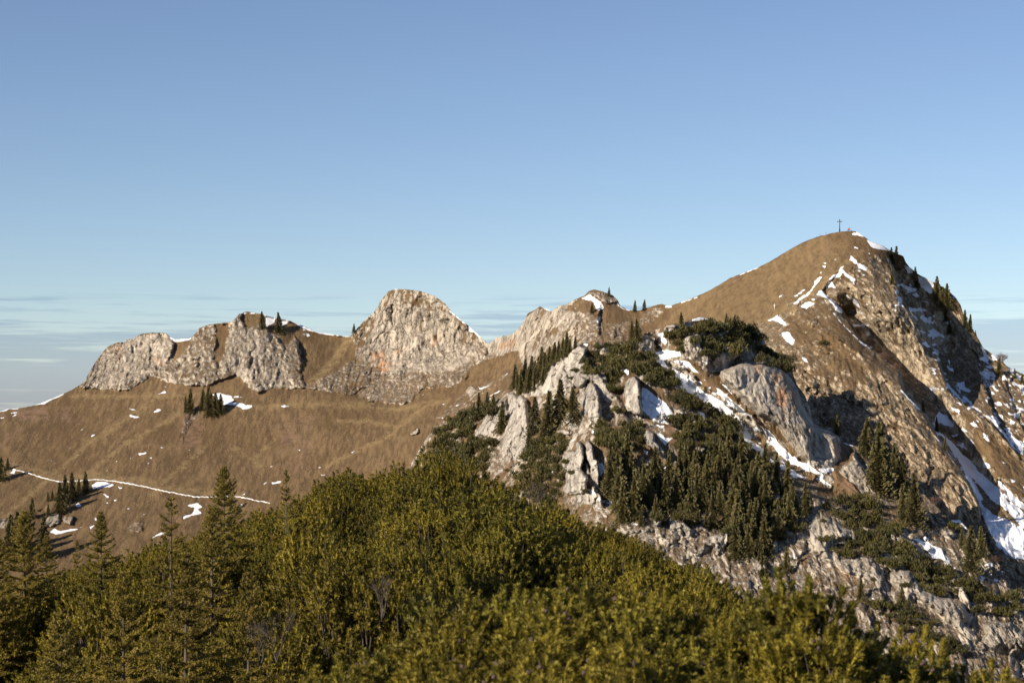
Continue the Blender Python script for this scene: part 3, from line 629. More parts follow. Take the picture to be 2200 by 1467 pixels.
al = B.X*e1[0]+B.Z*e1[1]; ac = -B.X*e1[1]+B.Z*e1[0]
# broad form: ribs and the couloir
B.rib([(1262,745,2),(1275,790,5),(1300,830,7),(1330,860,6),(1345,900,4),(1375,960,2)], 10, 90, .5, 80)
B.rel += 9*np.exp(-(seg_dist(B.U, B.V, [(1405,700),(1420,760),(1500,850),(1590,925),(1700,1005),(1790,1060)])/24)**2)
B.rel -= 6*np.exp(-(seg_dist(B.U, B.V, [(1440,700),(1520,700),(1600,715)])/30)**2)
B.paint('rock', [(1700,1080),(1850,1060),(1960,1150),(2070,1130),(2170,1250),(2500,1400),(2500,1700),(1800,1500),(1650,1250)], .80, 30, 8)
B.paint('rock', [(1400,1110),(1500,1120),(1620,1180),(1740,1130),(1800,1300),(1650,1400),(1400,1250)], .78, 20, 8)
P = lambda *a, **k: B.raise_(*a, **k)
Z3 = lambda q: zz(1000,560,q); Z6 = lambda q: zz(1000,800,q); Z5 = lambda q: zz(1600,800,q); Z7 = lambda q: zz(1600,1067,q)
P(Z3([(640,800),(700,770),(780,730),(860,670),(900,655),(950,700),(940,790),(1000,860),(1110,880),(1130,1000),(1175,1090),(1130,1130),(1050,1100),(1010,960),(960,950),(900,1000),(800,1000),(700,1050),(590,1060),(520,1065),(525,1000),(590,930),(640,890)]), 5.5, 12, 1.0, .05)
P(Z3([(1010,640),(1080,650),(1100,700),(1080,740),(1010,700)]), 3, 8, 1.0, .05)
P(Z6([(330,170),(375,155),(410,190),(440,180),(485,215),(500,400),(520,600),(430,700),(360,690),(290,600),(330,350)]), 7, 16, 1.0, .05)
P(Z6([(170,330),(330,190),(335,350),(250,460),(150,500),(70,520),(80,450),(110,440)]), 5, 14, 1.0, .05)
P(Z6([(960,90),(990,75),(1020,90),(1050,200),(1075,370),(1040,430),(1010,440),(960,350),(930,280),(890,210),(920,150),(960,150)]), 9, 9, 1.0, .02)
P(Z6([(890,20),(960,60),(950,150),(900,160),(880,100)]), 4, 8, 1.0, .05)
P(Z6([(1250,100),(1290,50),(1330,30),(1370,70),(1380,180),(1395,300),(1350,380),(1300,370),(1265,330)]), 9, 9, 1.0, .02)
P(Z6([(1330,0),(1400,0),(1450,60),(1500,120),(1430,110),(1370,50)]), 3, 7, 1.0, .1)
P(Z6([(770,240),(800,250),(800,290),(860,360),(890,450),(830,450),(780,400),(800,330),(757,300)]), 4, 6, 1.0, .03)
P(Z6([(720,465),(770,450),(835,470),(820,505),(750,495)]), 3, 6, 1.0, .03)
P(Z6([(690,390),(715,400),(705,460),(680,450)]), 3, 5, 1.0, .05)
P(Z6([(800,620),(870,615),(880,545),(920,560),(930,610),(930,680),(910,760),(960,830),(950,940),(990,960),(990,1040),(890,1020),(860,960),(800,960),(760,930),(790,870),(800,780),(740,720)]), 8, 10, 1.0, .02)
P(Z6([(940,560),(970,528),(1000,570),(1015,680),(1045,700),(1055,870),(1020,960),(1000,850),(985,740),(950,680)]), 8, 8, 1.0, .02)
P(Z6([(945,705),(965,730),(975,800),(960,820),(945,770)]), 6, 6, 1.0, .02)
P(Z6([(1000,900),(1060,960),(1080,1060),(1020,1100),(990,1020)]), 5, 8, 1.0, .02)
P(Z6([(1390,490),(1430,455),(1480,480),(1480,540),(1560,600),(1582,700),(1550,690),(1520,640),(1460,580),(1390,530)]), 5, 7, 1.0, .05)
P(Z6([(1810,590),(1860,555),(1882,605),(1850,640),(1830,685),(1800,660)]), 4, 6, 1.0, .03)
P(Z6([(1630,780),(1670,762),(1710,800),(1680,815)]), 3, 6, 1.0, .05); P(Z6([(2020,740),(2050,730),(2070,790),(2030,800)]), 3, 6, 1., .1)
P(Z6([(1640,280),(1700,300),(1740,320),(1680,345),(1640,320)]), 3, 6, 1., .2)
P(Z6([(1610,1150),(1640,1110),(1680,1100),(1710,1170),(1790,1240),(1770,1290),(1690,1300),(1610,1250)]), 5, 9, 1.0, .02)
P(Z6([(1480,1130),(1520,1120),(1560,1160),(1500,1220)]), 4, 8, 1., .02)
P(Z6([(1880,1320),(1950,1290),(2080,1240),(2070,1330),(2045,1405),(1960,1390),(1900,1350)]), 5, 10, 1.0, .02)
P(Z3([(1338,630),(1400,590),(1440,600),(1480,640),(1475,740),(1420,720),(1370,690)]), 5, 10, 1.0, .03)
P(Z3([(1450,600),(1500,610),(1490,650)]), 3, 6, 1.0, .1)
P(Z3([(1570,540),(1620,500),(1680,510),(1650,540)]), 3, 6, 1.0, .1); P(Z3([(1180,690),(1270,720),(1290,790),(1240,760),(1190,720)]), 3, 8, .9, .4)
# grey walls under the dwarf pines and the great streaked wall
P([(1469,724),(1500,716),(1512,745),(1573,742),(1592,760),(1581,775),(1543,800),(1510,794),(1488,769),(1464,748)], 8, 18, 1.0, .03, 8.0)
wall = [(1545,797),(1575,784),(1600,776),(1640,776),(1690,800),(1706,822),(1717,846),(1728,880),(1745,909),(1777,923),(1802,936),(1807,985),(1791,1002),(1753,1005),(1731,988),(1690,945),(1671,917),(1627,893),(1600,865),(1552,822)]
P(wall, 12, 30, 1.0, .06, 17.0)
for q in ([(1655,800),(1690,800),(1695,850),(1680,900),(1668,860)], [(1790,945),(1806,950),(1805,985),(1792,975)], [(1700,830),(1712,860),(1702,880)], [(1612,780),(1640,778),(1632,800)]): B.paint('orange', q, .8, 12, 4)
B.rib([(1728,850,1),(1736,890,5),(1742,930,8),(1738,970,6),(1735,995,1)], 8, 30, .3, 30)
P(Z5([(870,600),(890,680),(930,740),(1030,940),(980,965),(920,955),(820,880),(740,780),(780,740),(830,700),(840,640)]), 6, 14, 1.0, .05)
P(Z5([(1140,860),(1170,850),(1185,920),(1150,950)]), 3, 6, 1., .3)
P(Z3([(1740,870),(1800,900),(1840,980),(1800,1000),(1740,960)]), 5, 10, 1.0, .05)
P(Z3([(2020,1070),(2100,1110),(2160,1180),(2120,1200),(2040,1130)]), 4, 9, 1.0, .1)
P(Z3([(1600,800),(1680,790),(1740,850),(1690,880),(1640,840)]), 3, 9, .9, .4)
P(Z5([(0,330),(60,340),(160,440),(200,540),(130,480),(50,420),(0,400)]), 4, 9, 1.0, .1)
P(Z5([(190,950),(260,960),(270,1040),(220,1040),(180,1000)]), 3, 8, 1., .1); P(Z5([(350,1110),(410,1100),(420,1180),(360,1190)]), 3, 7, 1., .1)
P(Z5([(440,980),(500,1000),(470,1040)]), 3, 6, 1., .2)
P(Z7([(500,230),(545,180),(600,170),(650,160),(780,240),(850,230),(910,290),(890,340),(870,360),(820,330),(700,340),(650,400),(720,430),(750,500),(860,480),(900,470),(1000,480),(1060,560),(1050,600),(1140,700),(1130,760),(1060,750),(1020,640),(960,650),(900,640),(760,570),(640,480),(560,400),(530,350)]), 3.5, 22, 1.0, .12, 2.0)
P(Z7([(1140,280),(1190,265),(1280,330),(1350,370),(1420,440),(1400,470),(1310,440),(1250,420),(1210,370),(1150,330)]), 5, 12, 1.0, .08)
P(Z7([(1140,600),(1180,570),(1300,580),(1370,650),(1400,720),(1500,770),(1560,790),(1640,800),(1710,830),(1765,950),(1720,1000),(1800,1050),(1840,1110),(1780,1130),(1700,1060),(1600,990),(1500,890),(1400,830),(1290,800),(1240,750),(1150,680)]), 5, 22, 1.0, .08, 3.0)
P(Z7([(1880,1000),(1960,980),(2100,990),(2160,1050),(2200,1060),(2260,1200),(2200,1260),(2130,1240),(1990,1230),(1900,1190),(1850,1160),(1900,1080)]), 7, 18, 1.0, .05)
P(Z7([(1880,800),(1920,760),(1980,745),(2050,820),(2020,860),(1960,890),(1910,850)]), 5, 10, 1.0, .08)
P(Z7([(2030,900),(2100,870),(2200,930),(2230,1030),(2150,1020),(2080,960)]), 4, 12, 1.0, .1)
P(Z7([(1670,710),(1720,720),(1770,810),(1780,900),(1740,850),(1690,790)]), 4, 8, 1.0, .15)
P(Z7([(1550,240),(1600,230),(1660,290),(1640,340),(1570,300)]), 4, 10, .9, .3); P(Z7([(0,330),(90,350),(150,370),(120,420),(20,440)]), 4, 10, 1., .1); P(Z7([(70,520),(170,500),(170,590),(90,600)]), 4, 12, 1., .1)
P(Z7([(1400,90),(1460,130),(1490,190),(1460,230),(1420,150)]), 4, 8, 1., .1); P(Z7([(1115,190),(1160,190),(1130,230)]), 2, 5, 1., .1)
for q in ([(1640,810),(1740,850),(1720,900),(1660,880)], [(1240,60),(1300,140),(1420,240),(1300,230),(1230,150)], [(680,560),(760,580),(800,700),(720,680)], [(1900,430-150),(1950,330),(1900,340)]): B.paint('rock', Z7(q), .75, 10, 6)
B.paint('orange', Z7([(700,540),(800,590),(900,650),(850,640),(720,570)]), .6, 8, 4); B.paint('orange', Z7([(1700,900),(1765,950),(1730,1000),(1660,980)]), .5, 12, 5)
B.paint('rock', Z6([(130,700),(300,640),(420,720),(400,830),(230,830),(130,760)]), .64, 14, 8); B.paint('red', Z6([(130,640),(300,600),(420,720),(400,860),(150,830)]), .5, 14, 8)
B.paint('rock', Z6([(180,560),(280,460),(300,640),(200,640)]), .66, 12, 8)
B.paint('warm', [(1400,700),(2450,1100),(2450,1700),(1800,1500),(1760,1100),(1500,860)], .30, 40, 2)
B.paint('red', Z3([(1640,700),(1760,800),(1990,1000),(2200,1150),(2100,1180),(1900,1000),(1760,900)]), .9, 10, 5); B.paint('rock', Z3([(1740,780),(1900,900),(2000,930),(2160,1110),(2050,1080),(1880,980)]), .2, 10, 5)
for q in ([(1570,430),(1660,450),(1670,560),(1600,540)], [(560,330),(620,330),(610,400),(570,540),(545,500)], [(1220,200),(1260,210),(1250,290),(1225,280)]): B.paint('rock', Z6(q), .15, 8, 4); B.paint('red', Z6(q), .9, 8, 4)
B.paint('rock', Z5([(700,760),(860,880),(930,990),(860,950),(720,880)]), .2, 8, 4); B.paint('red', Z5([(700,760),(860,880),(930,990),(860,950),(720,880)]), .8, 8, 4)
B.paint('rock', Z5([(760,560),(860,580),(840,690),(740,760),(690,750),(760,690)]), .3, 8, 4)
rwB = np.clip((B.rock-.25)/.6, 0, 1)
big = ridged(B.X/26, B.Z/48, 3); c1, ce1 = cells(B.X/8+fbm(B.X/6, B.Z/6, 3)*.8, B.Z/14); c2, ce2 = cells(B.X/2.6+fbm(B.X/3, B.Z/3, 2)*.5, B.Z/4.4)
c3, ce3 = cells(B.X/1.2, B.Z/1.8); fine = fbm(B.X/1.9, B.Z/2.6, 4, .6)
inw = sstep(poly_sd(B.U, B.V, wall)/12+.5)*.62
B.rel += (1-inw)*(rwB*(-2.2*big + 3.4*c1 + 1.9*c2 + .8*c3 + 1.5*fine + .9*np.exp(-(ce1/.07)**2) + .3*np.exp(-(ce2/.10)**2) - 1.3*ridged(B.X/4.2+fbm(B.X/5, B.Z/8, 2)*.6, B.Z/15, 3)) + (1-rwB)*(1.5*fbm(B.X/14, B.Z/14, 4)+.3*fine))
vs = B.X/3.2+.4*fbm(B.X/9, B.Z/9, 2)
B.rel += inw*1.6*(ridged(vs, B.Z/30, 3)*-.55+.9*fbm(B.X/6, B.Z/14, 5, .6)+.5*fine+.5*c2)
lowr = sstep((B.U-1700)/80)*sstep((B.V-1090)/60)
B.rel += lowr*(-2.6*ridged(ac/14+fbm(al/30, ac/30, 2)*.5, al/90, 3))
# snow in the couloir and on the ledges
for q in ([(1390,990),(1430,1010),(1560,1110),(1640,1200),(1600,1290),(1560,1280),(1500,1270),(1440,1230),(1400,1190),(1385,1100)],
          [(1510,570),(1560,560),(1590,640),(1570,660),(1535,620)],[(1460,760),(1500,720),(1560,700),(1690,720),(1705,755),(1620,760),(1560,790),(1620,850),(1600,870),(1520,810),(1480,800)],
          [(1620,840),(1700,880),(1780,960),(1880,1030),(2000,1090),(2100,1180),(2200,1290),(2260,1400),(2200,1460),(2150,1380),(2080,1250),(1980,1170),(1900,1120),(1800,1060),(1720,1040),(1660,950)],
          [(1630,790),(1700,780),(1760,800),(1840,885),(1800,880),(1740,830),(1660,810)],[(1970,1000),(2000,1000),(2060,1060),(2160,1140),(2200,1180),(2200,1220),(2100,1150),(2000,1060)],
          [(2020,970),(2060,990),(2100,1050),(2070,1030)],[(1770,465),(1830,450),(1890,442),(1948,470),(1900,462),(1840,468),(1790,475)],[(1560,540),(1610,540),(1640,580),(1620,595)],[(1610,540),(1700,525),(1690,540)],
          [(1095,640),(1130,680),(1180,700),(1175,725),(1110,725),(1090,700)],[(1170,665),(1220,650),(1230,662),(1185,672)],[(925,655),(960,655),(955,675)],[(1210,870),(1260,810),(1290,870),(1280,900),(1240,860)],
          [(1120,785),(1145,783),(1140,795)],[(1420,565),(1440,560),(1430,590)],[(1820,1180),(1880,1190),(1890,1280),(1840,1290),(1850,1230)],[(1500,1290),(1560,1300),(1540,1330)],[(1600,1385),(1640,1390),(1610,1400)],
          [(1500,1350),(1540,1360),(1600,1420),(1580,1467),(1550,1430)],[(1640,975),(1660,990),(1700,1050),(1660,1020)],[(2180,590-100),(2190,500),(2185,510)]):
    B.snowpoly(Z3(q), .8)
for q in ([(0,490),(60,540),(150,600),(190,660),(250,720),(330,740),(430,800),(500,830),(400,830),(330,780),(240,740),(150,680),(60,620),(0,600)],
          [(150,430),(220,480),(270,560),(340,620),(410,690),(500,720),(560,760),(600,800),(560,800),(480,770),(430,740),(360,720),(290,660),(230,590),(170,500)],
          [(555,750),(620,755),(706,745),(700,775),(640,800),(600,780)],[(560,840),(620,840),(680,890),(640,880)],[(560,370),(600,400),(650,445),(690,435),(670,395),(640,385),(625,410)],
          [(735,490),(780,500),(820,560),(885,575),(880,582),(800,570),(745,530)],[(905,1015),(950,975),(1000,985),(1000,997),(950,1000)],[(0,310),(60,340),(50,355),(0,330)],[(60,350),(110,375),(130,410),(90,380)],
          [(280,1280),(340,1270),(350,1290),(300,1300)],[(130,1095),(170,1140),(160,1150)],[(380,1420),(400,1467),(385,1467)],[(480,1140),(510,1160),(500,1180)],[(450,1080),(480,1080),(470,1100)],
          [(1605,1165),(1690,1155),(1720,1190),(1780,1250),(1740,1235),(1690,1185)],[(1330,1310),(1400,1320),(1430,1380),(1500,1400),(1590,1440),(1600,1467),(1440,1467),(1420,1400),(1370,1340)],
          [(1195,960),(1235,965),(1225,975)],[(1470,890),(1515,905),(1490,925)],[(1205,990),(1215,1030),(1200,1020)],[(1840,1360),(1870,1400),(1850,1440)],[(860,1125),(890,1130),(870,1135)]):
    B.snowpoly(Z5(q), .8)
for q in ([(1305,325),(1380,330),(1420,310),(1470,330),(1440,350),(1480,380),(1550,400),(1560,440),(1600,470),(1640,560),(1600,540),(1540,480),(1440,470),(1420,420),(1390,360)],[(1870,540),(1940,510),(1975,550),(1910,545)],
          [(1850,615),(1890,620),(1900,650),(1870,670)],[(1930,600),(1950,600),(1945,625)],[(1960,650),(2000,640),(1990,670)],[(1000,790),(1020,800),(1010,812)],[(1700,1120-130),(1710,1000),(1720,990)],[(2000,570),(2040,590),(2030,600)]):
    B.snowpoly(Z7(q), .7)
for q in ([(1040,720),(1080,715),(1110,770),(1080,790),(1060,830),(1055,760)],[(1055,890),(1095,905),(1070,915)],[(960,915),(1000,920),(1030,945),(1020,960),(980,955)],[(1030,980),(1080,1000),(1110,1010),(1130,985),(1160,1000),(1155,1050),(1110,1030),(1060,1020)],
          [(1030,1040),(1065,1070),(1050,1075)],[(1260,1150),(1290,1130),(1300,1145),(1270,1165)],[(1315,1185),(1360,1195),(1350,1205)],[(1595,895),(1640,900),(1620,915)],[(1580,700),(1610,690),(1595,720)],
          [(1545,520),(1600,510),(1640,515),(1600,545)],[(1395,600),(1440,620),(1430,650),(1400,620)],[(1000,450),(1015,470),(1000,480)],[(840,530),(860,535),(845,540)],[(1285,680),(1310,720),(1290,720)]):
    B.snowpoly(Z6(q), .8)
B.snowspots([(1560,880),(1700,960),(1800,1040),(1760,1050),(1640,1000),(1580,930)], .24, 2.5)
B.snowspots([(1420,740),(1520,770),(1600,880),(1560,880),(1480,820),(1440,800)], .26, 2.2)
B.snowspots([(1380,960),(1440,930),(1470,1000),(1700,1180),(1600,1220),(1420,1120)], .38, 2.2)
B.snowspots([(1700,1120),(2000,1150),(2150,1260),(2000,1250),(1750,1180)], .44, 2)
crag = B.finish("crag", MT, back=(1.2, 1))
# ---------------------------------------------------------------- valley floor to the horizon
def forest_floor():
    m, n, b = new_mat("valley_forest"); geo = n.nodes.new('ShaderNodeNewGeometry')
    f = nt_noise(n, geo.outputs['Position'], .0015, 8, .65)
    n.links.new(nt_mix(n, nt_range(n, f, .42, .58), (.020, .028, .014), (.10, .085, .045)), b.inputs['Base Color'])
    b.inputs['Roughness'].default_value = .95; return m
vv = []; vf = []
rings = [0, 300, 900, 2000, 4500, 9000, 18000, 36000, 60000]
for r in rings[1:]:
    for k in range(64):
        a = 2*math.pi*k/64
        vv.append((r*math.cos(a), r*math.sin(a), -330+min(120, r*.02)*fbm(np.array(r*math.cos(a)/4000), np.array(r*math.sin(a)/4000), 3)*(r > 2500)))
vv.append((0, 0, -330)); c0 = len(vv)-1
for k in range(64): vf.append((c0, k, (k+1) % 64))
for i in range(len(rings)-2):
    for k in range(64): vf.append((i*64+k, (i+1)*64+k, (i+1)*64+(k+1) % 64, i*64+(k+1) % 64))
tag(link_mesh("valley", vv, vf, forest_floor(), smooth=True), kind='structure')

# ---------------------------------------------------------------- near hillside under the dwarf pines
gp = [(0,0,-1.75),(-4,-4,-1.5),(4,-4,-1.5),(0,6.5,-1.95),(-3,6.5,-2.2),(3,6.5,-2.2),(0,10.5,-1.72),(1.5,10.5,-1.80),(2.8,10.5,-2.25),(-2.5,10,-2.3),(0,8.4,-1.95),(2,8.4,-2.0),(0,13.5,-2.95),(-2,13,-3.15),(-5,14,-3.45),(5,14,-3.3),
      (-5.3,24,-2.6),(-3.1,26.5,-2.12),(-1.3,28,-1.42),(-2.4,27.5,-1.95),(0,27.5,-2.05),(0.6,26.5,-1.95),(1.6,25,-2.35),(2.5,23,-2.75),(3.0,21,-2.98),(4,18,-3.6),(6,18,-4.9),
      (-1,20,-2.5),(-4,19,-3.05),(2,19,-3.1),(-9,20,-3.4),(-12,28,-4.6),(8,12,-4.0),(-8,8,-2.6),(8,26,-8.5),(-7,28,-3.5),(-1.3,31,-2.0)]
gfit = tps([(p[0]*20, p[1]*20) for p in gp], np.array([p[2] for p in gp]))
def ground_z(x, y):
    x = np.asarray(x, float); y = np.asarray(y, float)
    cx = np.clip(x, -12, 8); cy = np.clip(y, -4, 30)
    z = gfit(cx*20, cy*20)
    z = z - .55*np.maximum(y-30, 0) - .45*np.maximum(x-8, 0) - .25*np.maximum(-12-x, 0) - .03*np.maximum(-4-y, 0)
    return z
xs = np.concatenate([np.linspace(-420, -22, 26), np.linspace(-20, 20, 140), np.linspace(22, 420, 26)])
ys = np.concatenate([np.linspace(-300, -12, 20), np.linspace(-10, 40, 150), np.linspace(42, 560, 40)])
gx, gy = np.meshgrid(xs, ys); gz = ground_z(gx, gy)+.08*fbm(gx, gy, 4)+np.where(gy > 45, 2.0*fbm(gx/20, gy/20, 4), 0)
gz = np.maximum(gz, -331)
gi = np.arange(gx.size).reshape(gx.shape)
gfc = np.stack([gi[:-1, :-1], gi[:-1, 1:], gi[1:, 1:], gi[1:, :-1]], -1).reshape(-1, 4)
M_SOIL = plain_mat("dark_litter", (.02, .015, .008), (.085, .06, .032), 3, .95)
tag(link_mesh("hillside", np.stack([gx, gy, gz], -1).reshape(-1, 3), gfc, M_SOIL, smooth=True), kind='structure')

# ---------------------------------------------------------------- plant meshes
def frame(d):
    d = d/np.linalg.norm(d); a = np.array([0, 0, 1.0]) if abs(d[2]) < .9 else np.array([1.0, 0, 0])
    p = np.cross(d, a); p /= np.linalg.norm(p); return d, p, np.cross(d, p)
class Geo:
    def __init__(s): s.v = []; s.f = []; s.n = 0
    def tris(s, T):                     # T (n,3,3)
        s.v.append(T.reshape(-1, 3)); s.f.append(np.arange(len(T)*3).reshape(-1, 3)+s.n); s.n += len(T)*3
    def tube(s, pts, rad, k=5):
        pts = [np.array(p, float) for p in pts]; ring = []
        for i, p in enumerate(pts):
            d = pts[min(i+1, len(pts)-1)]-pts[max(i-1, 0)]; d, a, b = frame(d)
            an = np.arange(k)*2*math.pi/k
            ring.append(p+rad[i]*(np.cos(an)[:, None]*a+np.sin(an)[:, None]*b))
        V_ = np.concatenate(ring); F_ = []
        for i in range(len(pts)-1):
            for j in range(k):
                a0 = i*k+j; a1 = i*k+(j+1) % k; F_ += [(a0, a1, a1+k), (a0, a1+k, a0+k)]
        s.v.append(V_); s.f.append(np.array(F_)+s.n); s.n += len(V_)
    def build(s, name, mat, parent=None):
        return link_mesh(name, np.concatenate(s.v), np.concatenate(s.f), mat, parent)
def brush(g, base, d, L, n, nl, nw, rng, a0=.95, a1=.45, twist=.45):
    """needles around a shoot axis: wide open at the foot of the shoot, closing towards its tip"""
    d, a, b = frame(d); m = rng.random(n)**.85
    th = rng.random(n)*2*math.pi; ang = a0+(a1-a0)*m+rng.normal(0, .12, n)
    rad = np.cos(th)[:, None]*a+np.sin(th)[:, None]*b
    nd = np.cos(ang)[:, None]*d+np.sin(ang)[:, None]*rad
    p0 = base+d*(m*L)[:, None]; ln = nl*(.8+.4*rng.random(n))[:, None]
    side = np.cross(nd, rad); side /= (np.linalg.norm(side, axis=1)[:, None]+1e-9)
    tw = rng.normal(0, twist, n); up = np.cross(nd, side)
    side = np.cos(tw)[:, None]*side+np.sin(tw)[:, None]*up
    pm = p0+nd*ln*.55; pt = p0+nd*ln
    g.tris(np.stack([p0-side*nw*.3, pm+side*nw*.5, pm-side*nw*.5], 1)); g.tris(np.stack([pm-side*nw*.5, pm+side*nw*.5, pt], 1))

def pine_meshes(seed, rx, hz, nclus, nsh, nn, nl, nw, L, gap=.112):
    """a round dwarf pine: bundles of stubby upright bottle-brush shoots on curved branches"""
    rng = np.random.default_rng(seed); g = Geo(); st = Geo(); tips = []
    lob = [(rng.normal(0, .4), rng.normal(0, .4), rng.random()) for _ in range(5)]
    for tr in range(12000):
        if len(tips) >= nclus: break
        az = rng.random()*2*math.pi; el = math.acos(1-rng.random()*1.0)
        rr = (.80+.26*rng.random()) if rng.random() < .78 else .45+.3*rng.random()
        x, y = math.sin(el)*math.cos(az)*rx*rr, math.sin(el)*math.sin(az)*rx*rr
        bump = max(1-((x/rx-a)**2+(y/rx-b)**2)*5 for a, b, c in lob)
        t = np.array([x, y, (.22+.78*max(0, math.cos(el))**.7)*hz*rr*(.80+.20*max(bump, -.5))])
        if all(np.linalg.norm((t-o)*[1, 1, .8]) > gap for o in tips): tips.append(t)
    for tip in tips:
        base = np.array([tip[0]*.12, tip[1]*.12, -.25]); mid = np.array([tip[0]*.8, tip[1]*.8, tip[2]*.40])
        ax = np.array([tip[0]/rx*.42, tip[1]/rx*.42, 1.0])+rng.normal(0, .12, 3); ax /= np.linalg.norm(ax)
        st.tube([base, (base+mid)/2+rng.normal(0, .03, 3), mid, (mid+tip-ax*.1)/2+rng.normal(0, .02, 3), tip-ax*.08], [.014, .011, .008, .006, .004], 4)
        _, a, b = frame(ax); n = int(nsh*(.7+.6*rng.random())); a0 = rng.random()*6.28
        for k in range(n):
            if k == 0: off = np.zeros(3); dd = ax; lift = .03
            else:
                th = a0+k*2.4; ro = .034+.016*k**.5; off = (math.cos(th)*a+math.sin(th)*b)*ro
                dd = ax+off*4.5+rng.normal(0, .12, 3); lift = -.025*rng.random()-.018*k
            dd = dd/np.linalg.norm(dd); Lk = L*(.75+.5*rng.random()); p = tip+off+ax*lift
            brush(g, p, dd, Lk, int(nn*Lk/L), nl, nw, rng, 1.20, .62, .35)
            if k == 0: brush(g, p-ax*.16, ax, .16, nn, nl, nw, rng, .9, .7)      # older needles down the branch
            g.tube([p-dd*.02, p+dd*Lk*.35, p+dd*(Lk*.8), p+dd*(Lk+nl*.4)], [.003, nl*.30, nl*.34, .001], 5)
    return g, st
def root_cfg(name): o = empty(name); return o
def make_bush(name, seed, mat=None, **k):
    r = empty(name); g, st = pine_meshes(seed, **k)
    g.build('foliage', mat or M_MUGO, r); st.build('branches', M_TWIG, r); return r
def kids(o): return [c for c in ALLK if c.parent == o]
def copy_tree(o, children):
    c = o.copy(); COL.objects.link(c); out = []
    for ch in children:
        d = ch.copy(); COL.objects.link(d); d.parent = c; out.append(d)
    return c, out
class Proto:
    """first placement uses the built thing itself, later ones copies of it and its parts"""
    def __init__(s, root): s.root = root; s.ch = list(root.children); s.used = False
    def place(s, loc, rz, sc_, label, cat, group=None, rx=0.0, ry=0.0):
        if not s.used: o = s.root; s.used = True
        else: o, _ = copy_tree(s.root, s.ch)
        o.location = loc; o.rotation_euler = (rx, ry, rz)
        o.scale = sc_ if isinstance(sc_, tuple) else (sc_, sc_, sc_)
        if 'group' in o.keys(): del o['group']
        tag(o, label, cat, group); return o
# ---- mid-distance dwarf pines: the thicket on the near hillside
mid = [Proto(make_bush('dwarf_pine', 100+i, rx=.64, hz=1.05, nclus=185, nsh=7, nn=56, nl=.036, nw=.0066, L=.032)) for i in range(6)]
rng = random.Random(5); pts = []
TH = "olive green dwarf pine bush merged into the thicket that covers the near hillside"
for tr in range(14000):
    y = rng.uniform(11.5, 30.5); x = rng.uniform(-.285*y-.8, .285*y+.8)
    if all((x-a)**2+(y-b)**2 > (.68 if y > 24 else .80)**2 for a, b in pts): pts.append((x, y))
VLIM = [(-100,1250),(0,1245),(150,1215),(180,1178),(350,1165),(470,1110),(560,1085),(680,1012),(740,982),(850,950),(900,932),(960,948),(1050,1003),(1150,1033),(1200,1062),(1300,1108),(1400,1148),(1500,1188),(1560,1212),(1620,1252),(1750,1330),(1850,1380),(2000,1430),(2300,1500)]
vlim = lambda u: float(np.interp(u, [p[0] for p in VLIM], [p[1] for p in VLIM]))
cand = []
for x, y in pts:
    zg = float(ground_z(x, y)); u = x/y*F+1100
    top = EYE-(zg+1.35)/y*F
    if top > 1500 or (y < 25 and rng.random() < .12): continue
    cand.append((x, y, zg))
cand.sort(key=lambda c: c[1]); nm = 0
for x, y, zg in cand[:292]:
    s = rng.choice((.66, .78, .95, 1.08, 1.18, 1.3))*rng.uniform(.95, 1.05)
    u = x/y*F+1100
    if u < 640: s = min(s, 1.12)
    sz = rng.uniform(.9, 1.12)
    lim = max(vlim(u-.5*s/y*F), vlim(u), vlim(u+.5*s/y*F)) if u < 850 or u > 1000 else vlim(u)
    room = ((EYE-lim+24)/F*y-zg)/1.17                     # how tall this one may grow
    if room < .62: continue
    sz = min(sz, room/s) if room/s > .7 else .7
    if .7*s > room: s = room/.7
    u = x/y*F+1100; v = EYE-(zg+1.1)/y*F
    if v < 1030: w_ = 'on the rounded top of the near thicket'
    elif u < 330: w_ = 'at the left end of the thicket, among the young spruces' if v < 1320 else 'low at the left end of the thicket'
    elif u < 640: w_ = 'between the tallest young spruce and the sparse one with an orange leader' if v < 1250 else 'below the young spruces, left of the dead branches'
    elif u < 950: w_ = 'on the upper left flank of the thicket' if v < 1200 else 'in the shaded lower middle of the thicket'
    elif u < 1300: w_ = 'on the right flank of the thicket below the twin pinnacles' if v < 1200 else 'behind the blurred pines at bottom centre'
    else: w_ = 'on the descending right edge of the thicket below the crag wood' if v < 1330 else 'behind the blurred pines at the bottom right'
    mid[rng.randrange(6)].place((x, y, zg-.05), rng.uniform(0, 6.28), (s, s, s*sz), 'dwarf pine '+w_, 'pine bush', 'dwarf pines '+w_, rng.uniform(-.1, .1), rng.uniform(-.1, .1))
    nm += 1
print('mid bushes', nm, len(cand))
# ---- closest, out-of-focus dwarf pines along the bottom of the view
near = [Proto(make_bush('dwarf_pine', 200+i, mat=M_MUGOY, rx=.36, hz=.80, nclus=56, nsh=7, nn=115, nl=.041, nw=.0048, L=.040, gap=.125)) for i in range(4)]
def cones(root, seed, n, rx, hz):
    rg = np.random.default_rng(seed)
    g0 = None
    for k in range(n):
        az = rg.random()*2*math.pi; el = rg.random()*1.3
        p = (math.sin(el)*math.cos(az)*rx*1.0, math.sin(el)*math.sin(az)*rx*1.0, (.3+.7*math.cos(el))*hz*1.0)
        if g0 is None:
            g = Geo(); g.tube([(0, 0, -.016), (0, 0, -.012), (0, 0, 0), (0, 0, .012), (0, 0, .018)], [.003, .009, .012, .008, .002], 8); g0 = g.build('cone', M_CONE, root); o = g0
        else: o = g0.copy(); COL.objects.link(o); o.parent = root
        o.location = p; o.rotation_euler = (rg.normal(0, .5), rg.normal(0, .5), 0)
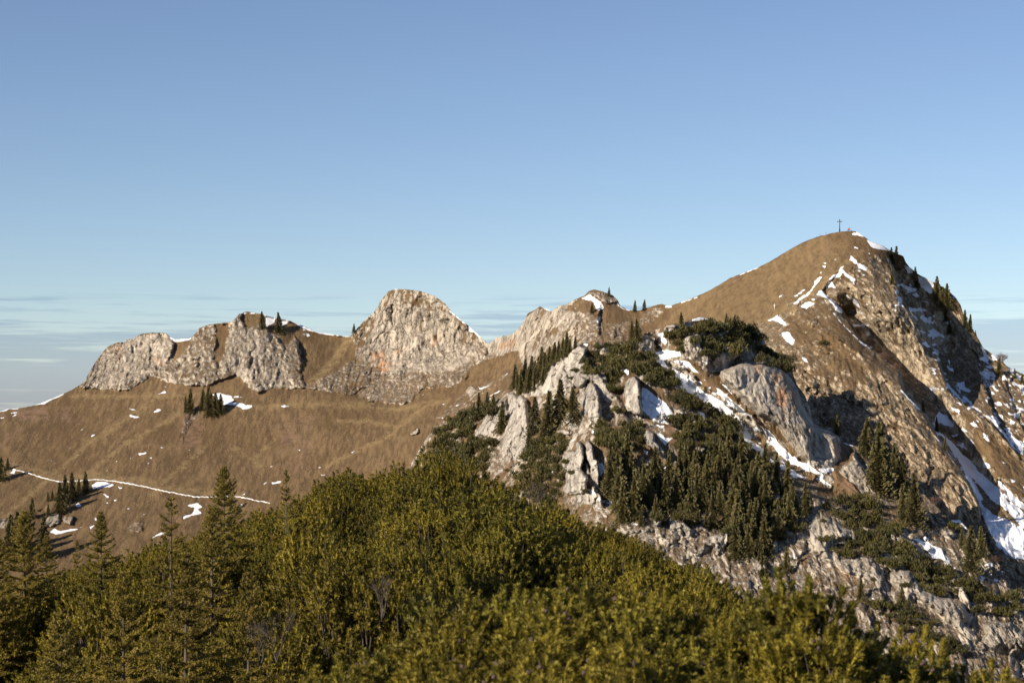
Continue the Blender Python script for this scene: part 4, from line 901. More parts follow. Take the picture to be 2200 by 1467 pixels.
for i, p in enumerate(near): cones(p.root, 300+i, 5, .36, .78); p.ch = list(p.root.children)
NTOP = [(300,1500),(360,1467),(395,1435),(430,1467),(560,1455),(650,1420),(700,1400),(790,1345),(860,1335),(905,1310),(960,1262),(1010,1258),(1060,1215),(1100,1212),(1150,1215),(1232,1195),
 (1290,1240),(1365,1205),(1430,1240),(1500,1255),(1560,1262),(1620,1235),(1690,1205),(1733,1172),(1780,1215),(1850,1290),(1900,1320),(1955,1305),(2010,1320),(2060,1390),(2120,1400),(2180,1385),(2300,1410)]
ntop = lambda u: float(np.interp(u, [p[0] for p in NTOP], [p[1] for p in NTOP]))
def near_bush(i, u, v, y, s, lab, grp=None):
    x, yy, zt = W(u, v, y); h = min(1.5, max(.75, (zt-float(ground_z(x, y)))/1.22))
    near[i % 4].place((x, yy, zt-h*.98), random.Random(i).uniform(0, 6.28), (s, s, h), lab, 'pine bush', grp)
NB = [ # u, v of the top, distance, width, label
 (1232,1197,10.4,.9,"blurred yellow-green dwarf pine at bottom centre with cones among its shoots"),
 (1010,1262,10.6,.9,"blurred dwarf pine whose low round top rises left of the bottom centre pines"),
 (1115,1218,10.9,.9,"blurred dwarf pine wedged between the low round one and the cone-bearing one"),
 (1365,1208,10.8,.9,"blurred dwarf pine with an upright greyish leader right of the bottom centre pines"),
 (1495,1256,11.0,.9,"blurred dwarf pine filling the dip before the big peaked pine"),
 (1630,1236,10.5,.9,"blurred dwarf pine forming the left shoulder of the big peaked pine"),
 (1730,1176,10.0,1.05,"tallest blurred dwarf pine with a pointed top in front of the rocky slope"),
 (1830,1290,10.3,.85,"blurred dwarf pine forming the right shoulder of the big peaked pine"),
 (1955,1308,10.9,.75,"blurred dwarf pine with separate upright tips before the pale slabs"),
 (2070,1398,10.6,.9,"blurred dwarf pine low in the corner under the pale slabs"),
 (2175,1388,10.2,.9,"blurred dwarf pine cut off by the lower right corner of the view"),
 (800,1348,10.5,.85,"blurred dwarf pine on the lower left end of the closest row"),
 (905,1314,10.7,.85,"blurred dwarf pine beside the low end of the closest row"),
 (690,1402,10.2,.85,"blurred dwarf pine with a few bright shoots at the bottom edge left of centre"),
 (565,1453,10.0,.8,"blurred dwarf pine barely rising over the bottom edge"),
 (395,1438,9.8,.55,"single blurred dwarf pine tip poking up at the bottom left")]
for i, (u, v, y, s, lab) in enumerate(NB): near_bush(i, u, v, y, s, lab)
rn = random.Random(77); k = 20
for y, dv in ((10.0, 42), (9.4, 88), (8.8, 138), (8.2, 195)):
    x = -1.6
    while x < .29*y:
        u = x/y*F+1100; v = ntop(u)+dv+rn.uniform(-12, 18)
        if v < 1500 and u > 560:
            w_ = 'left of the bottom centre pines' if u < 1050 else 'under the pines at bottom centre' if u < 1480 else 'under the big peaked pine' if u < 1880 else 'in the lower right corner'
            near_bush(k, u, v, y+rn.uniform(-.15, .15), rn.uniform(.85, 1.1), 'blurred dwarf pine filling the closest row '+w_, 'closest dwarf pines '+w_); k += 1
        x += rn.uniform(.36, .5)
print('near', k)

# ---- young spruces standing in the thicket
def spruce_meshes(seed, H, spread, low=.05, sparse=1.0, nw=.0125):
    rg = np.random.default_rng(seed); g = Geo(); tk = Geo()
    tk.tube([(0, 0, -.3), (0, 0, H*.3), (.01, 0, H*.7), (0, 0, H)], [.012*H+.01, .009*H+.008, .004*H+.004, .003], 7)
    brush(g, np.array([0, 0, H*.93]), np.array([0, 0, 1.0]), H*.07, 60, .026, nw, rg, .9, .3)
    z = H*.985; k = 0
    while z > H*low:
        fr = (H-z)/H; bl = spread*(fr**.85)*(.85+.3*rg.random())+.05
        nb = 5 if sparse < 1 else 6
        a0 = rg.random()*6.28
        for j in range(nb):
            if rg.random() > sparse: continue
            az = a0+j*2*math.pi/nb+rg.normal(0, .2); L = bl*(.75+.45*rg.random())
            rise = .75-1.05*min(1, fr*1.6)+rg.normal(0, .08)
            d0 = np.array([math.cos(az), math.sin(az), rise]); d0 /= np.linalg.norm(d0)
            pts = []; p = np.array([0, 0, z]); dd = d0.copy(); ns = 6
            for q in range(ns+1):
                pts.append(p.copy()); p = p+dd*L/ns; dd = dd+np.array([0, 0, .07]); dd /= np.linalg.norm(dd)
            tk.tube([pts[0], pts[3], pts[-1]], [.004+.006*L, .003+.003*L, .002], 4)
            for q in range(ns):
                seg = pts[q+1]-pts[q]
                brush(g, pts[q], seg, L/ns, int(230*L/ns)+6, .030, nw, rg, 1.05, .6)
            nt_ = int(L/.05)
            for t in range(1, nt_):
                f = t/nt_; pp = pts[0]+(pts[-1]-pts[0])*f; i0 = min(ns-1, int(f*ns)); pp = pts[i0]+(pts[i0+1]-pts[i0])*(f*ns-i0)
                ax = pts[i0+1]-pts[i0]; ax /= np.linalg.norm(ax); sd = np.cross(ax, [0, 0, 1.0]); sd /= np.linalg.norm(sd)
                for sg in (-1, 1):
                    tl = (.04+.32*L*(1-f)*min(1, f*3))*(.7+.5*rg.random())
                    td = sd*sg*.8+ax*.75+np.array([0, 0, rg.normal(-.12, .14)]); td /= np.linalg.norm(td)
                    brush(g, pp, td, tl, int(240*tl)+7, .030, nw, rg, 1.05, .6)
                    if tl > .14:
                        for h in (.35, .6, .8):
                            for s2 in (-1, 1):
                                t2 = td*.7+np.cross(td, [0, 0, 1.0])*s2*.7; brush(g, pp+td*tl*h, t2, tl*.38*(1.2-h), int(200*tl*.4)+5, .023, nw, rg, 1.05, .6)
        z -= (.10+.045*rg.random())*(.55+.7*min(1, fr*3))*max(.8, H/3); k += 1
    return g, tk
def make_spruce(seed, **k):
    r = empty('young_spruce'); g, tk = spruce_meshes(seed, **k)
    g.build('crown', M_SPRUCE, r); tk.build('trunk', M_TWIG, r); return r
SP = [Proto(make_spruce(401, H=3.2, spread=1.15)), Proto(make_spruce(402, H=3.2, spread=.95)), Proto(make_spruce(403, H=3.2, spread=.85, sparse=.62)), Proto(make_spruce(404, H=3.2, spread=1.05, sparse=.85))]
YS = [ # tip u, tip v, base v, distance, proto, width factor, label
 (52,1098,1420,21,0,1.0,"golden green young spruce at the left edge, tallest of the left group"),
 (100,1150,1430,23,3,.9,"dark young spruce close behind the golden spruce at the left edge"),
 (-6,1150,1420,20,1,.9,"young spruce half cut off by the left edge"),
 (217,1100,1400,22,1,.95,"slender young spruce against the snow-spotted slope right of the left group"),
 (165,1160,1400,24,2,.8,"small thin young spruce with sparse twigs between the left group and the slender spruce"),
 (368,1070,1420,20,2,1.0,"sparse young spruce with a bare orange leader over the brown slope"),
 (482,1003,1380,22,0,.85,"tallest young spruce, its broad crown crossing the snowy path"),
 (455,1090,1420,19,3,.95,"young spruce with a pale stem before the tallest spruce"),
 (615,1010,1330,23,2,.8,"thin young spruce with a pale bare stem in the middle of the thicket"),
 (535,1232,1467,16,3,.85,"low young spruce with an orange leader above the dead branches"),
 (400,1190,1480,16,1,1.0,"bushy young spruce in front of the sparse leader spruce"),
 (130,1320,1540,14,1,1.0,"low bushy young spruce near the bottom left"),
 (265,1230,1480,17,3,.95,"low young spruce in the thicket below the slender spruce")]
for i, (u, vt, vb, y, pi, w, lab) in enumerate(YS):
    x, yy, zt = W(u, vt, y); zg = min(float(ground_z(x, y)), zt-1.2); h = (zt-zg)/3.2
    SP[pi].place((x, yy, zg), i*1.7, (h*w, h*w, h), lab, 'spruce', 'young spruces in the near thicket')

# ---- far spruces and dwarf pines of the mountain side
def far_spruce(seed, width, levels=20):
    rg = np.random.default_rng(seed); g = Geo(); T = []
    for i in range(levels):
        s = .03+.97*i/(levels-1); z = s; r = width*((1-s)**.95)*(.70+.55*rg.random())+.006
        nb = 9 if i < levels*.7 else 6
        a0 = rg.random()*6.28
        for j in range(nb):
            az = a0+j*2*math.pi/nb+rg.normal(0, .25); L = r*(.65+.6*rg.random())
            d = np.array([math.cos(az), math.sin(az), 0]); sd = np.array([-d[1], d[0], 0])
            drop = -.32*L+rg.normal(0, .02)
            for q in range(5):
                f0 = .12+.88*q/5; c = np.array([0, 0, z])+d*L*f0+np.array([0, 0, drop*f0*f0*1.6+.02*(1-f0)])
                for sg in (-1, 1):
                    e = c+sd*sg*(.060*(1.10-f0)*(1.1-s*.8)+.008)+d*.03*rg.random()+np.array([0, 0, -.022-.03*rg.random()])
                    e2 = c+d*.045+np.array([0, 0, rg.normal(0, .008)])
                    T.append([c-d*.012, e, e2])
    g.tris(np.array(T))
    tk = Geo(); tk.tube([(0, 0, -.08), (0, 0, .5), (0, 0, .98)], [.017, .010, .002], 5)
    return g, tk
def make_far(seed, width):
    r = empty('spruce'); g, tk = far_spruce(seed, width); g.build('crown', M_FAR, r); tk.build('trunk', M_TRUNK, r); return r
FS = [Proto(make_far(500+i, w)) for i, w in enumerate((.26, .30, .34, .23, .40))]
def make_farpine(seed):
    rg = np.random.default_rng(seed); r = empty('mountain_pine'); g = Geo(); T = []
    cl = [(rg.normal(0, .42), rg.normal(0, .42), rg.random()*.35, .26+.28*rg.random()) for _ in range(11)]
    for cx, cy, cz, cr in cl:
        for k in range(80):
            d = rg.normal(0, 1, 3); d /= np.linalg.norm(d); d[2] = abs(d[2])
            p = np.array([cx, cy, cz])+d*cr*(.75+.35*rg.random())*[1, 1, 1.25]
            up = d*.6+np.array([0, 0, .9]); s1 = np.cross(up, rg.normal(0, 1, 3)); s1 /= np.linalg.norm(s1)
            w = .045+.03*rg.random(); T.append([p-s1*w, p+s1*w, p+up*(.09+.07*rg.random())])
    g.tris(np.array(T)); g.build('foliage', M_FARM, r)
    st = Geo()
    for cx, cy, cz, cr in cl: st.tube([(0, 0, -.15), (cx*.6, cy*.6, cz+cr*.3), (cx, cy, cz+cr*.75)], [.035, .028, .015], 4)
    st.build('branches', M_TRUNK, r); return r
FP = [Proto(make_farpine(600+i)) for i in range(5)]
rng = random.Random(21)
def far_tree(sheet, u, v, hpx, label, group=None, k=None, wf=1.0):
    p = sheet.at(u, v); h = hpx/F*p.y*1.02
    k = rng.randrange(4) if k is None else k
    return FS[k].place((p.x, p.y, p.z-.03*h), rng.uniform(0, 6.28), (h*wf, h*wf, h), label, 'spruce', group, rng.gauss(0, .03), rng.gauss(0, .035))
# single spruces on the ridge
for u, v, h, k, lab in [(563,705,36,4,"dark spruce on the ridge crest touching the snow patch, left of a pair"),(600,714,43,4,"dark spruce standing free on the ridge crest, right of a pair"),
  (761,714,19,1,"tiny lone spruce at the foot of the round rock dome skyline"),(409,885,50,0,"narrow dark spruce at the upper end of the small rocky rib on the slope"),
  (401,884,33,3,"smaller dark spruce leaning on the narrow one by the rocky rib"),(437,882,44,1,"leftmost spruce of the dark clump beside the snow on the slope"),
  (451,893,62,4,"tallest spruce of the dark clump beside the snow on the slope"),(464,891,48,2,"middle spruce of the dark clump beside the snow on the slope"),(476,888,42,1,"rightmost spruce of the dark clump beside the snow on the slope"),
  (128,1100,64,2,"lowest spruce of the clump cut by the snowy path"),(141,1082,62,0,"pointed spruce in the middle of the clump cut by the snowy path"),(156,1070,54,1,"highest spruce of the clump cut by the snowy path"),(167,1058,30,2,"small spruce on the right of the clump cut by the snowy path"),
  (183,1058,45,1,"lone spruce beside the large snow patch under the path"),(104,1076,20,4,"tiny bushy spruce above the gully on the left slope"),(112,1070,17,2,"little spruce next to the tiny bushy one on the left slope"),
  (104,1108,26,1,"small spruce beside the pale boulders in the left gully"),(67,1112,44,1,"dark spruce above the left gully, behind the golden young spruce"),
  (4,1032,50,4,"dark spruce at the left edge where the snowy path begins"),(17,1008,24,2,"small spruce at the very start of the snowy path"),(20,1200,95,2,"tall dark spruce far down at the left edge"),(35,1185,85,0,"tall dark spruce behind the golden young spruce"),(92,1200,90,1,"dark spruce in the gully shadow behind the young spruces"),
  (1308,636,19,1,"tiny spruce on the small rocky top of the saddle"),(1363,669,24,1,"left one of two spruces on the saddle skyline"),(1385,667,23,4,"right one of two spruces on the saddle skyline"),
  (1272,672,22,4,"dark bushy spruce beside the snow gully under the small rocky top")]:
    far_tree(A, u, v, h, lab, None, k)
for u, v, h, k, lab in [(1915,568,36,1,"left one of two spruces just right of the summit snow"),(1924,578,48,0,"right one of two spruces just right of the summit snow"),
  (1915,610,32,3,"spruce in shade below the summit pair"),(1968,616,42,3,"narrow spruce halfway between the summit pair and the skyline group"),(2014,644,50,1,"tallest spruce of the skyline group right of the summit"),
  (2026,655,38,0,"middle spruce of the skyline group right of the summit"),(2037,660,50,1,"right spruce of the skyline group right of the summit"),(2031,690,30,3,"low spruce under the skyline group"),
  (2074,703,36,0,"left one of two spruces low on the right skyline"),(2084,710,35,3,"right one of two spruces low on the right skyline"),(2096,722,12,1,"tiniest spruce on the right skyline"),
  (2146,808,38,1,"spruce beside the bare tree on the right shoulder"),(2040,716,26,2,"stout spruce on the brown rock below the skyline group"),
  (1984,885,26,3,"small spruce at the shaded gully rim"),(2013,925,30,3,"small spruce on the gully rim beside the long snow streak"),(2030,965,28,0,"lowest of the spruces on the gully rim"),
  (2180,812,20,4,"dark bushy spruce near the right edge below the bare tree"),(2195,822,20,4,"dark bushy spruce at the right edge")]:
    far_tree(A, u, v, h, lab, None, k)
# spruces on the crag
for u, v, h, k, lab in [(1857,980,80,2,"left one of the big spruces standing before the shadowed cliff"),(1893,1056,148,1,"tallest spruce on the mountain, before the shadowed cliff"),(1880,1050,100,2,"stout spruce at the left foot of the tallest spruce"),
  (1922,1034,82,1,"spruce touching the right side of the tallest spruce"),(1941,1064,88,3,"narrow spruce in line with its taller right neighbour, below the shadow"),(1941,1120,80,1,"spruce under the narrow one below the cliff shadow"),(1966,1128,110,1,"large spruce right of the narrow one below the cliff shadow"),
  (1799,934,42,0,"small spruce on the saddle between the grey wall and the brown face"),(2085,1225,96,4,"broad spruce beside the lower snow patch at the right"),(2110,1195,64,1,"spruce in the shade next to the long snow gully"),(2068,1180,44,2,"small spruce above the broad one by the snow gully"),
  (1232,905,72,4,"bushy spruce leaning over the left side of the tall grey pillar"),(1150,932,78,4,"broad spruce right of the left grey knob"),(1178,945,104,1,"tall spruce in the gully between the grey knobs"),(1202,908,92,2,"spruce under the grey summit rocks of the crag"),
  (1078,928,66,0,"narrow spruce in front of the left grey knob"),(1138,970,46,4,"low spruce by the foot of the left grey knob"),(1464,698,28,2,"spruce on the crest of the crag before the brown slope"),(1560,695,22,1,"small spruce rising from the dwarf pines on the crag top"),
  (1360,732,42,2,"left spruce of the dark pair behind the crag"),(1372,733,46,4,"right spruce of the dark pair behind the crag"),(1580,697,20,1,"small spruce at the right end of the crag-top dwarf pines"),(1582,1200,90,2,"spruce before the pale slab above the near thicket"),(1640,1240,60,1,"lowest spruce on the pale rocks right of the wood"),(1690,1225,52,0,"small spruce beside the lowest one on the pale rocks"),(1850,1290,48,4,"bushy spruce on the long pale slabs"),(1940,1300,42,2,"short spruce low on the long pale slabs")]:
    far_tree(B, u, v, h, lab, None, k)
for i, (u, v, h) in enumerate([(1018,905,40),(1030,890,46),(1045,882,40),(1060,872,26),(1106,834,50),(1115,836,40),(1125,828,56),(1133,832,44),(1142,826,60),(1150,822,46),(1156,818,52),(1165,808,62),(1172,806,48),(1180,795,50),(1190,784,48),(1200,776,42),(1210,770,44),(1217,765,50),(1224,758,30),(1236,748,26),(1120,845,50),(1136,842,50),(1150,838,48),(1165,826,46)]):
    far_tree(B, u, v, h, "dark spruce in the dense row along the crag's left ridge", 'spruces along the left crag ridge')
forest = [(1302,1040),(1345,1005),(1400,1040),(1440,1010),(1480,990),(1560,1000),(1640,1000),(1680,1040),(1720,1080),(1740,1120),(1700,1140),(1660,1190),(1600,1220),(1540,1170),(1480,1120),(1420,1130),(1330,1130),(1305,1060)]
WIN = [Z6([(1390,470),(1490,470),(1600,700),(1540,700),(1400,560)]), Z6([(1800,580),(1870,560),(1880,640),(1830,700),(1800,670)]), Z6([(1630,760),(1720,760),(1720,830),(1630,830)]), Z6([(1580,880),(1650,880),(1680,1060),(1620,1080)]), Z6([(1600,1100),(1790,1100),(1790,1300),(1600,1300)]), Z6([(1880,1250),(2080,1230),(2060,1410),(1880,1370)]), Z5([(180,940),(270,940),(270,1040),(180,1040)])]
pts = []
for tr in range(9000):
    u = rng.uniform(1290, 1745); v = rng.uniform(955, 1225)
    if in_poly(u, v, forest) and all(abs(u-a)*1.0+abs(v-b)*.55 > 18 for a, b in pts) and len(pts) < 84 and not any(in_poly(u, v-k_, q_) for k_ in (5, 20, 40, 60) for q_ in WIN): pts.append((u, v))
for u, v in pts: far_tree(B, u, v, rng.choice((34, 46, 60, 72, 84, 98))*rng.uniform(.92, 1.08)*(1-.15*(u > 1650)), "dark green spruce in the wood on the crag's lower face", 'spruces of the crag wood', wf=rng.uniform(.85, 1.15))
# dwarf pine patches
def patch(sheet, poly, n, r0, r1, label, group):
    us = [p[0] for p in poly]; vs = [p[1] for p in poly]; q = []
    for tr in range(n*60):
        if len(q) >= n: break
        u = rng.uniform(min(us), max(us)); v = rng.uniform(min(vs), max(vs)); r = rng.uniform(r0, r1)
        if in_poly(u, v, poly) and all(math.hypot(u-a, (v-b)*1.5) > (r+c)*.55 for a, b, c in q): q.append((u, v, r))
    for u, v, r in q:
        p = sheet.at(u, v+r*.3); s = r/F*p.y
        FP[rng.randrange(5)].place((p.x, p.y-.35*s, p.z-.15*s), rng.uniform(0, 6.28), (s, s, s*rng.uniform(1.0, 1.5)), label, 'pine bush', group)
    return len(q)
tot = 0
for poly, n, lab, grp in [
 ([(935,940),(960,905),(1010,880),(1040,868),(1060,884),(1040,895),(1020,925),(1015,945),(1060,950),(1050,985),(1030,1010),(980,1010),(940,1000)], 52, "dark dwarf pine in the carpet left of the grey knob", 'dwarf pines left of the grey knob'),
 ([(1115,991),(1153,953),(1191,934),(1218,947),(1202,990),(1215,1010),(1213,1040),(1180,1085),(1130,1050)], 44, "dwarf pine in the slope patch between the grey knob and the twin pinnacles", 'dwarf pines left of the twin pinnacles'),
 ([(1256,800),(1273,755),(1305,762),(1338,778),(1327,844),(1305,833),(1300,800)], 16, "dwarf pine on the grey summit rocks of the crag", 'dwarf pines on the crag summit rocks'),
 ([(1275,738),(1340,745),(1360,745),(1345,760),(1290,752)], 8, "dwarf pine along the crest right of the grey summit rocks", 'dwarf pines along the crag crest'),
 ([(1355,762),(1393,759),(1409,786),(1447,805),(1450,822),(1395,827),(1376,800),(1355,784)], 20, "dwarf pine in the dark patch left of the snow couloir head", 'dwarf pines left of the snow couloir'),
 ([(1436,721),(1485,705),(1505,692),(1562,694),(1620,705),(1630,725),(1600,751),(1578,775),(1567,762),(1529,767),(1513,751),(1502,724),(1464,751)], 38, "dwarf pine in the dark mat over the grey walls of the crag top", 'dwarf pines on the crag top'),
 ([(1622,745),(1655,755),(1693,775),(1690,790),(1655,795),(1635,775)], 10, "dwarf pine on the brown slope above the streaked wall", 'dwarf pines above the streaked wall'),
 ([(1442,835),(1499,855),(1502,875),(1460,880)], 8, "dwarf pine between the small snow field and the couloir", 'dwarf pines beside the small snow field'),
 ([(1442,900),(1505,895),(1532,885),(1573,918),(1600,953),(1620,985),(1660,1015),(1640,1060),(1600,1040),(1500,1000),(1450,960)], 46, "dwarf pine in the wide patch under the snow couloir", 'dwarf pines under the snow couloir'),
 ([(1286,917),(1374,909),(1376,950),(1355,977),(1311,964),(1284,953)], 16, "dwarf pine below the two tall grey pillars", 'dwarf pines below the pillars'),
 ([(1330,1010),(1500,1000),(1640,1040),(1720,1120),(1640,1190),(1500,1130),(1350,1100)], 52, "dwarf pine growing between the spruces of the crag wood", 'dwarf pines inside the crag wood'),
 ([(1753,1075),(1845,1065),(1900,1100),(1927,1141),(1952,1182),(1870,1170),(1800,1120)], 26, "dwarf pine on the slope below the tallest spruces", 'dwarf pines below the tallest spruces'),
 ([(1796,1168),(1845,1157),(1900,1145),(1941,1176),(1982,1200),(1985,1225),(1927,1225),(1873,1200),(1807,1198)], 20, "dwarf pine in the band between the two pale slab steps", 'dwarf pines between the pale slabs'),
 ([(1974,1225),(2009,1208),(2080,1240),(2088,1263),(2058,1282),(2009,1274),(1974,1255)], 14, "dwarf pine below the lower right snow patch", 'dwarf pines below the right snow patch'),
 ([(2085,1268),(2154,1260),(2210,1285),(2230,1310),(2107,1334),(2085,1310)], 12, "dwarf pine beside the pale boulder at the right edge", 'dwarf pines at the right edge'),
 ([(1845,1285),(1938,1290),(1982,1315),(2047,1370),(2099,1392),(2064,1410),(1950,1360)], 20, "dwarf pine under the long pale slabs", 'dwarf pines under the pale slabs')]:
    tot += patch(B, poly, int(n*.82), 14, 25, lab, grp)
for u, v, r, lab in [(1771,735,12,"round dwarf pine alone on the brown face below the summit ridge"),(1805,731,4,"tiny dwarf pine dot on the brown face"),(2048,1130,19,"round dwarf pine over the shaded gully rim")]:
    sh = B if v > 1000 else A; p = sh.at(u, v+r*.5); s = r/F*p.y
    FP[2].place((p.x, p.y, p.z), 1.0, (s, s, s), lab, 'pine bush'); tot += 1
for u, v, r, lab in [(1237,795,12,"low dwarf pine on the left flank of the crag summit rocks"),(1228,812,11,"dwarf pine tuft beneath the summit rocks of the crag"),(1262,800,13,"bright dwarf pine above the tall grey pillar"),(1335,835,14,"dwarf pine filling the cleft between the two pillars"),(1225,870,14,"dwarf pine left of the slanting slab"),
                     (1325,880,18,"dwarf pine clump in the gap between the pillars"),(1213,990,14,"dwarf pine on the left shoulder of the twin pinnacles"),(1225,1013,13,"dwarf pine beneath the shoulder of the twin pinnacles"),(1255,1052,9,"dwarf pine tuft at the foot of the twin pinnacles"),
                     (1090,1010,9,"tiny dwarf pine on the scree under the left grey knob"),(1775,1155,16,"dwarf pine on the left pale slab"),(1880,1245,10,"dwarf pine on the edge of the pale slab step"),(1945,1255,13,"dwarf pine on the long pale slabs"),(1770,1118,9,"small dwarf pine at the top of the left pale slab"),
                     (1430,1080,12,"dwarf pine at the lower edge of the crag wood"),(1700,1130,16,"dwarf pine at the right end of the crag wood"),(1660,1150,18,"dwarf pine above the rocks at the near thicket")]:
    p = B.at(u, v+r*.3); s = r/F*p.y; FP[rng.randrange(5)].place((p.x, p.y-.3*s, p.z-.1*s), rng.uniform(0, 6), (s, s, s*.9), lab, 'pine bush'); tot += 1
print('far pines', tot)

# ---- leafless shrubs
def bare_mesh(seed, n=9, depth=4, spread=.5):
    rg = np.random.default_rng(seed); g = Geo()
    def grow(p, d, L, r, k):
        q = p+d*L; m_ = (p+q)/2+rg.normal(0, L*.06, 3); g.tube([p, m_, q], [r, r*.85, r*.65], 3)
        if k == 0: return
        for j in range(3):
            nd = d+rg.normal(0, spread, 3)*[1, 1, .7]; nd[2] = max(nd[2], .05); nd /= np.linalg.norm(nd); grow(q, nd, L*(.6+.2*rg.random()), r*.62, k-1)
    for i in range(n):
        a = rg.random()*6.28; d = np.array([math.cos(a)*spread, math.sin(a)*spread, .9]); d /= np.linalg.norm(d)
        grow(np.array([0, 0, -.05]), d, .34, .018, depth)
    return g
bs = bare_mesh(701); r_ = empty('leafless_shrub'); bs.build('twigs', M_BARE, r_); BSH = Proto(r_)
for u, v, r, sh, lab in [(2156,782,26,A,"leafless tree on the right shoulder skyline"),(1850,720,20,A,"reddish leafless shrub at the top of the long shaded gully"),(1872,745,20,A,"reddish leafless shrub second down the long shaded gully"),(1905,775,22,A,"reddish leafless shrub halfway down the shaded gully"),
                          (1930,800,22,A,"reddish leafless shrub low on the shaded gully edge"),(1805,640,14,A,"leafless shrub in the notch below the snowy ridge line"),(2135,1215,26,B,"leafless shrub beside the long snow gully"),(2100,1180,20,B,"leafless shrub above the snow gully edge"),(1690,1020,16,B,"leafless shrub beside the lower couloir"),(2010,1075,22,B,"pale leafless shrub under the tan rock face")]:
    p = sh.at(u, v); s = r/F*p.y*1.1; BSH.place((p.x, p.y-.2, p.z-.1), rng.uniform(0, 6), (s, s, s), lab, 'shrub', None)
# dead pale branches in the near thicket
db = bare_mesh(711, 4, 3, .35); r_ = empty('dead_branch'); db.build('twigs', M_TWIG, r_); DB = Proto(r_)
for u, v, y, s, lab in [(560,1345,14.5,.34,"bare grey dead branches beside the low orange-leader spruce"),(595,1330,14.5,.36,"bare grey dead branches standing before the shaded pines"),(820,1250,18.5,.42,"small dead branch fan in the middle of the thicket"),(1150,1050,26.5,.55,"reddish dead stems near the thicket's right skyline")]:
    x, yy, z = W(u, v, y); DB.place((x, yy, z-s*.8), rng.uniform(0, 6), (s, s, s*1.2), lab, 'branch')

# ---------------------------------------------------------------- snow-covered hiking path on the left slope
def ribbon(name, line, halfw, mat, lift=.25):
    L = []
    for i in range(len(line)-1):
        (a, b), (c, d) = line[i], line[i+1]; k = max(2, int(math.hypot(c-a, d-b)/3))
        L += [(a+(c-a)*j/k, b+(d-b)*j/k) for j in range(k)]
    L.append(line[-1]); V_ = []
    for i, (u, v) in enumerate(L):
        p = A.at(u, v); w = halfw*(.75+.5*rng.random())
        q0 = A.at(u, v-w*F/p.y*.5); 
        n_ = Vector((0, -1.0, 1.0)).normalized()
        V_ += [tuple(p+n_*lift+Vector((0, .55, .34))*w), tuple(p+n_*(lift+.12)), tuple(p+n_*lift-Vector((0, .7, .38))*w), tuple(p-n_*.6-Vector((0, .9, .9))*w)]
    F_ = [(4*i+j, 4*i+j+1, 4*i+5+j, 4*i+4+j) for i in range(len(L)-1) for j in range(3)]
    return link_mesh(name, V_, F_, mat, smooth=True)
M_SNOW = plain_mat("packed_snow", (.30, .27, .22), (.92, .93, .95), .9, .7)
tag(ribbon("path", [(28,1008),(60,1016),(90,1026),(128,1035),(160,1034),(195,1031),(215,1030),(250,1034),(300,1043),(345,1053),(385,1061),(420,1067),(450,1068),(480,1066),(515,1067),(545,1074),(580,1081)], .42, M_SNOW), kind='structure')

# ---------------------------------------------------------------- summit cross, walkers, posts
def box(g, x0, x1, y0, y1, z0, z1):
    V_ = np.array([(x, y, z) for z in (z0, z1) for y in (y0, y1) for x in (x0, x1)], float)
    F_ = [(0,2,3),(0,3,1),(4,5,7),(4,7,6),(0,1,5),(0,5,4),(2,6,7),(2,7,3),(0,4,6),(0,6,2),(1,3,7),(1,7,5)]
    g.v.append(V_); g.f.append(np.array(F_)+g.n); g.n += 8
def top_at(u):
    c = int(round((u-A.cu[0])/2)); return Vector(A.Pw[0, c])
p = top_at(1805); cr = empty('summit_cross', (p.x, p.y, p.z-.2))
tag(cr, "tall dark wooden cross standing on the grassy summit", "cross")
g = Geo(); box(g, -.17, .17, -.15, .15, -.3, 5.35); g.build('post', M_WOOD, cr)
g = Geo(); box(g, -.85, .85, -.155, .155, 4.25, 4.50); beam = g.build('crossbeam', M_WOOD, cr)
for sx in (-1, 1):
    g = Geo(); box(g, sx*.85-.11, sx*.85+.11, -.17, .17, 4.17, 4.58); g.build('beam_end', M_WOOD, beam)
g = Geo(); box(g, -.26, .26, -.24, .24, .95, 1.35); g.build('book_box', M_METAL, cr)
for sx in (-1, 1):
    g = Geo(); box(g, sx*.21-.045, sx*.21+.045, -.12, .12, -.3, 1.1); g.build('brace', M_METAL, cr)
# a walker: one continuous skinned body, clothing as thin shells that follow it
def skin_body(name, J, E, rad, mat, parent, sub=1):
    me = bpy.data.meshes.new(name); keys = list(J); me.from_pydata([J[k] for k in keys], [(keys.index(a), keys.index(b)) for a, b in E], [])
    o = bpy.data.objects.new(name, me); COL.objects.link(o); o.parent = parent
    o.modifiers.new('skin', 'SKIN')
    if not me.skin_vertices: me.attributes  # layer is made by the modifier
    if len(me.skin_vertices) == 0:
        bpy.context.view_layer.objects.active = o; o.select_set(True)
        bpy.ops.mesh.customdata_skin_add()
    for i, k in enumerate(keys): me.skin_vertices[0].data[i].radius = (rad[k], rad[k]); me.skin_vertices[0].data[i].use_root = (i == 0)
    s = o.modifiers.new('sub', 'SUBSURF'); s.levels = sub; s.render_levels = sub
    me.materials.append(mat); return o
def flat(name, c, rough=.8): return plain_mat(name, tuple(x*.85 for x in c), c, 5, rough)
M_SKIN = flat("skin", (.55, .36, .27)); M_REDC = flat("red_fabric", (.75, .02, .03)); M_NAVY = flat("navy_fabric", (.03, .03, .06)); M_BEIGE = flat("beige_fabric", (.50, .44, .30)); M_HAIR = flat("brown_hair", (.08, .05, .03)); M_BOOT = flat("dark_boot", (.03, .025, .02)); M_OLIVE = flat("olive_fabric", (.20, .18, .11)); M_DARKP = flat("dark_pack", (.035, .03, .035))
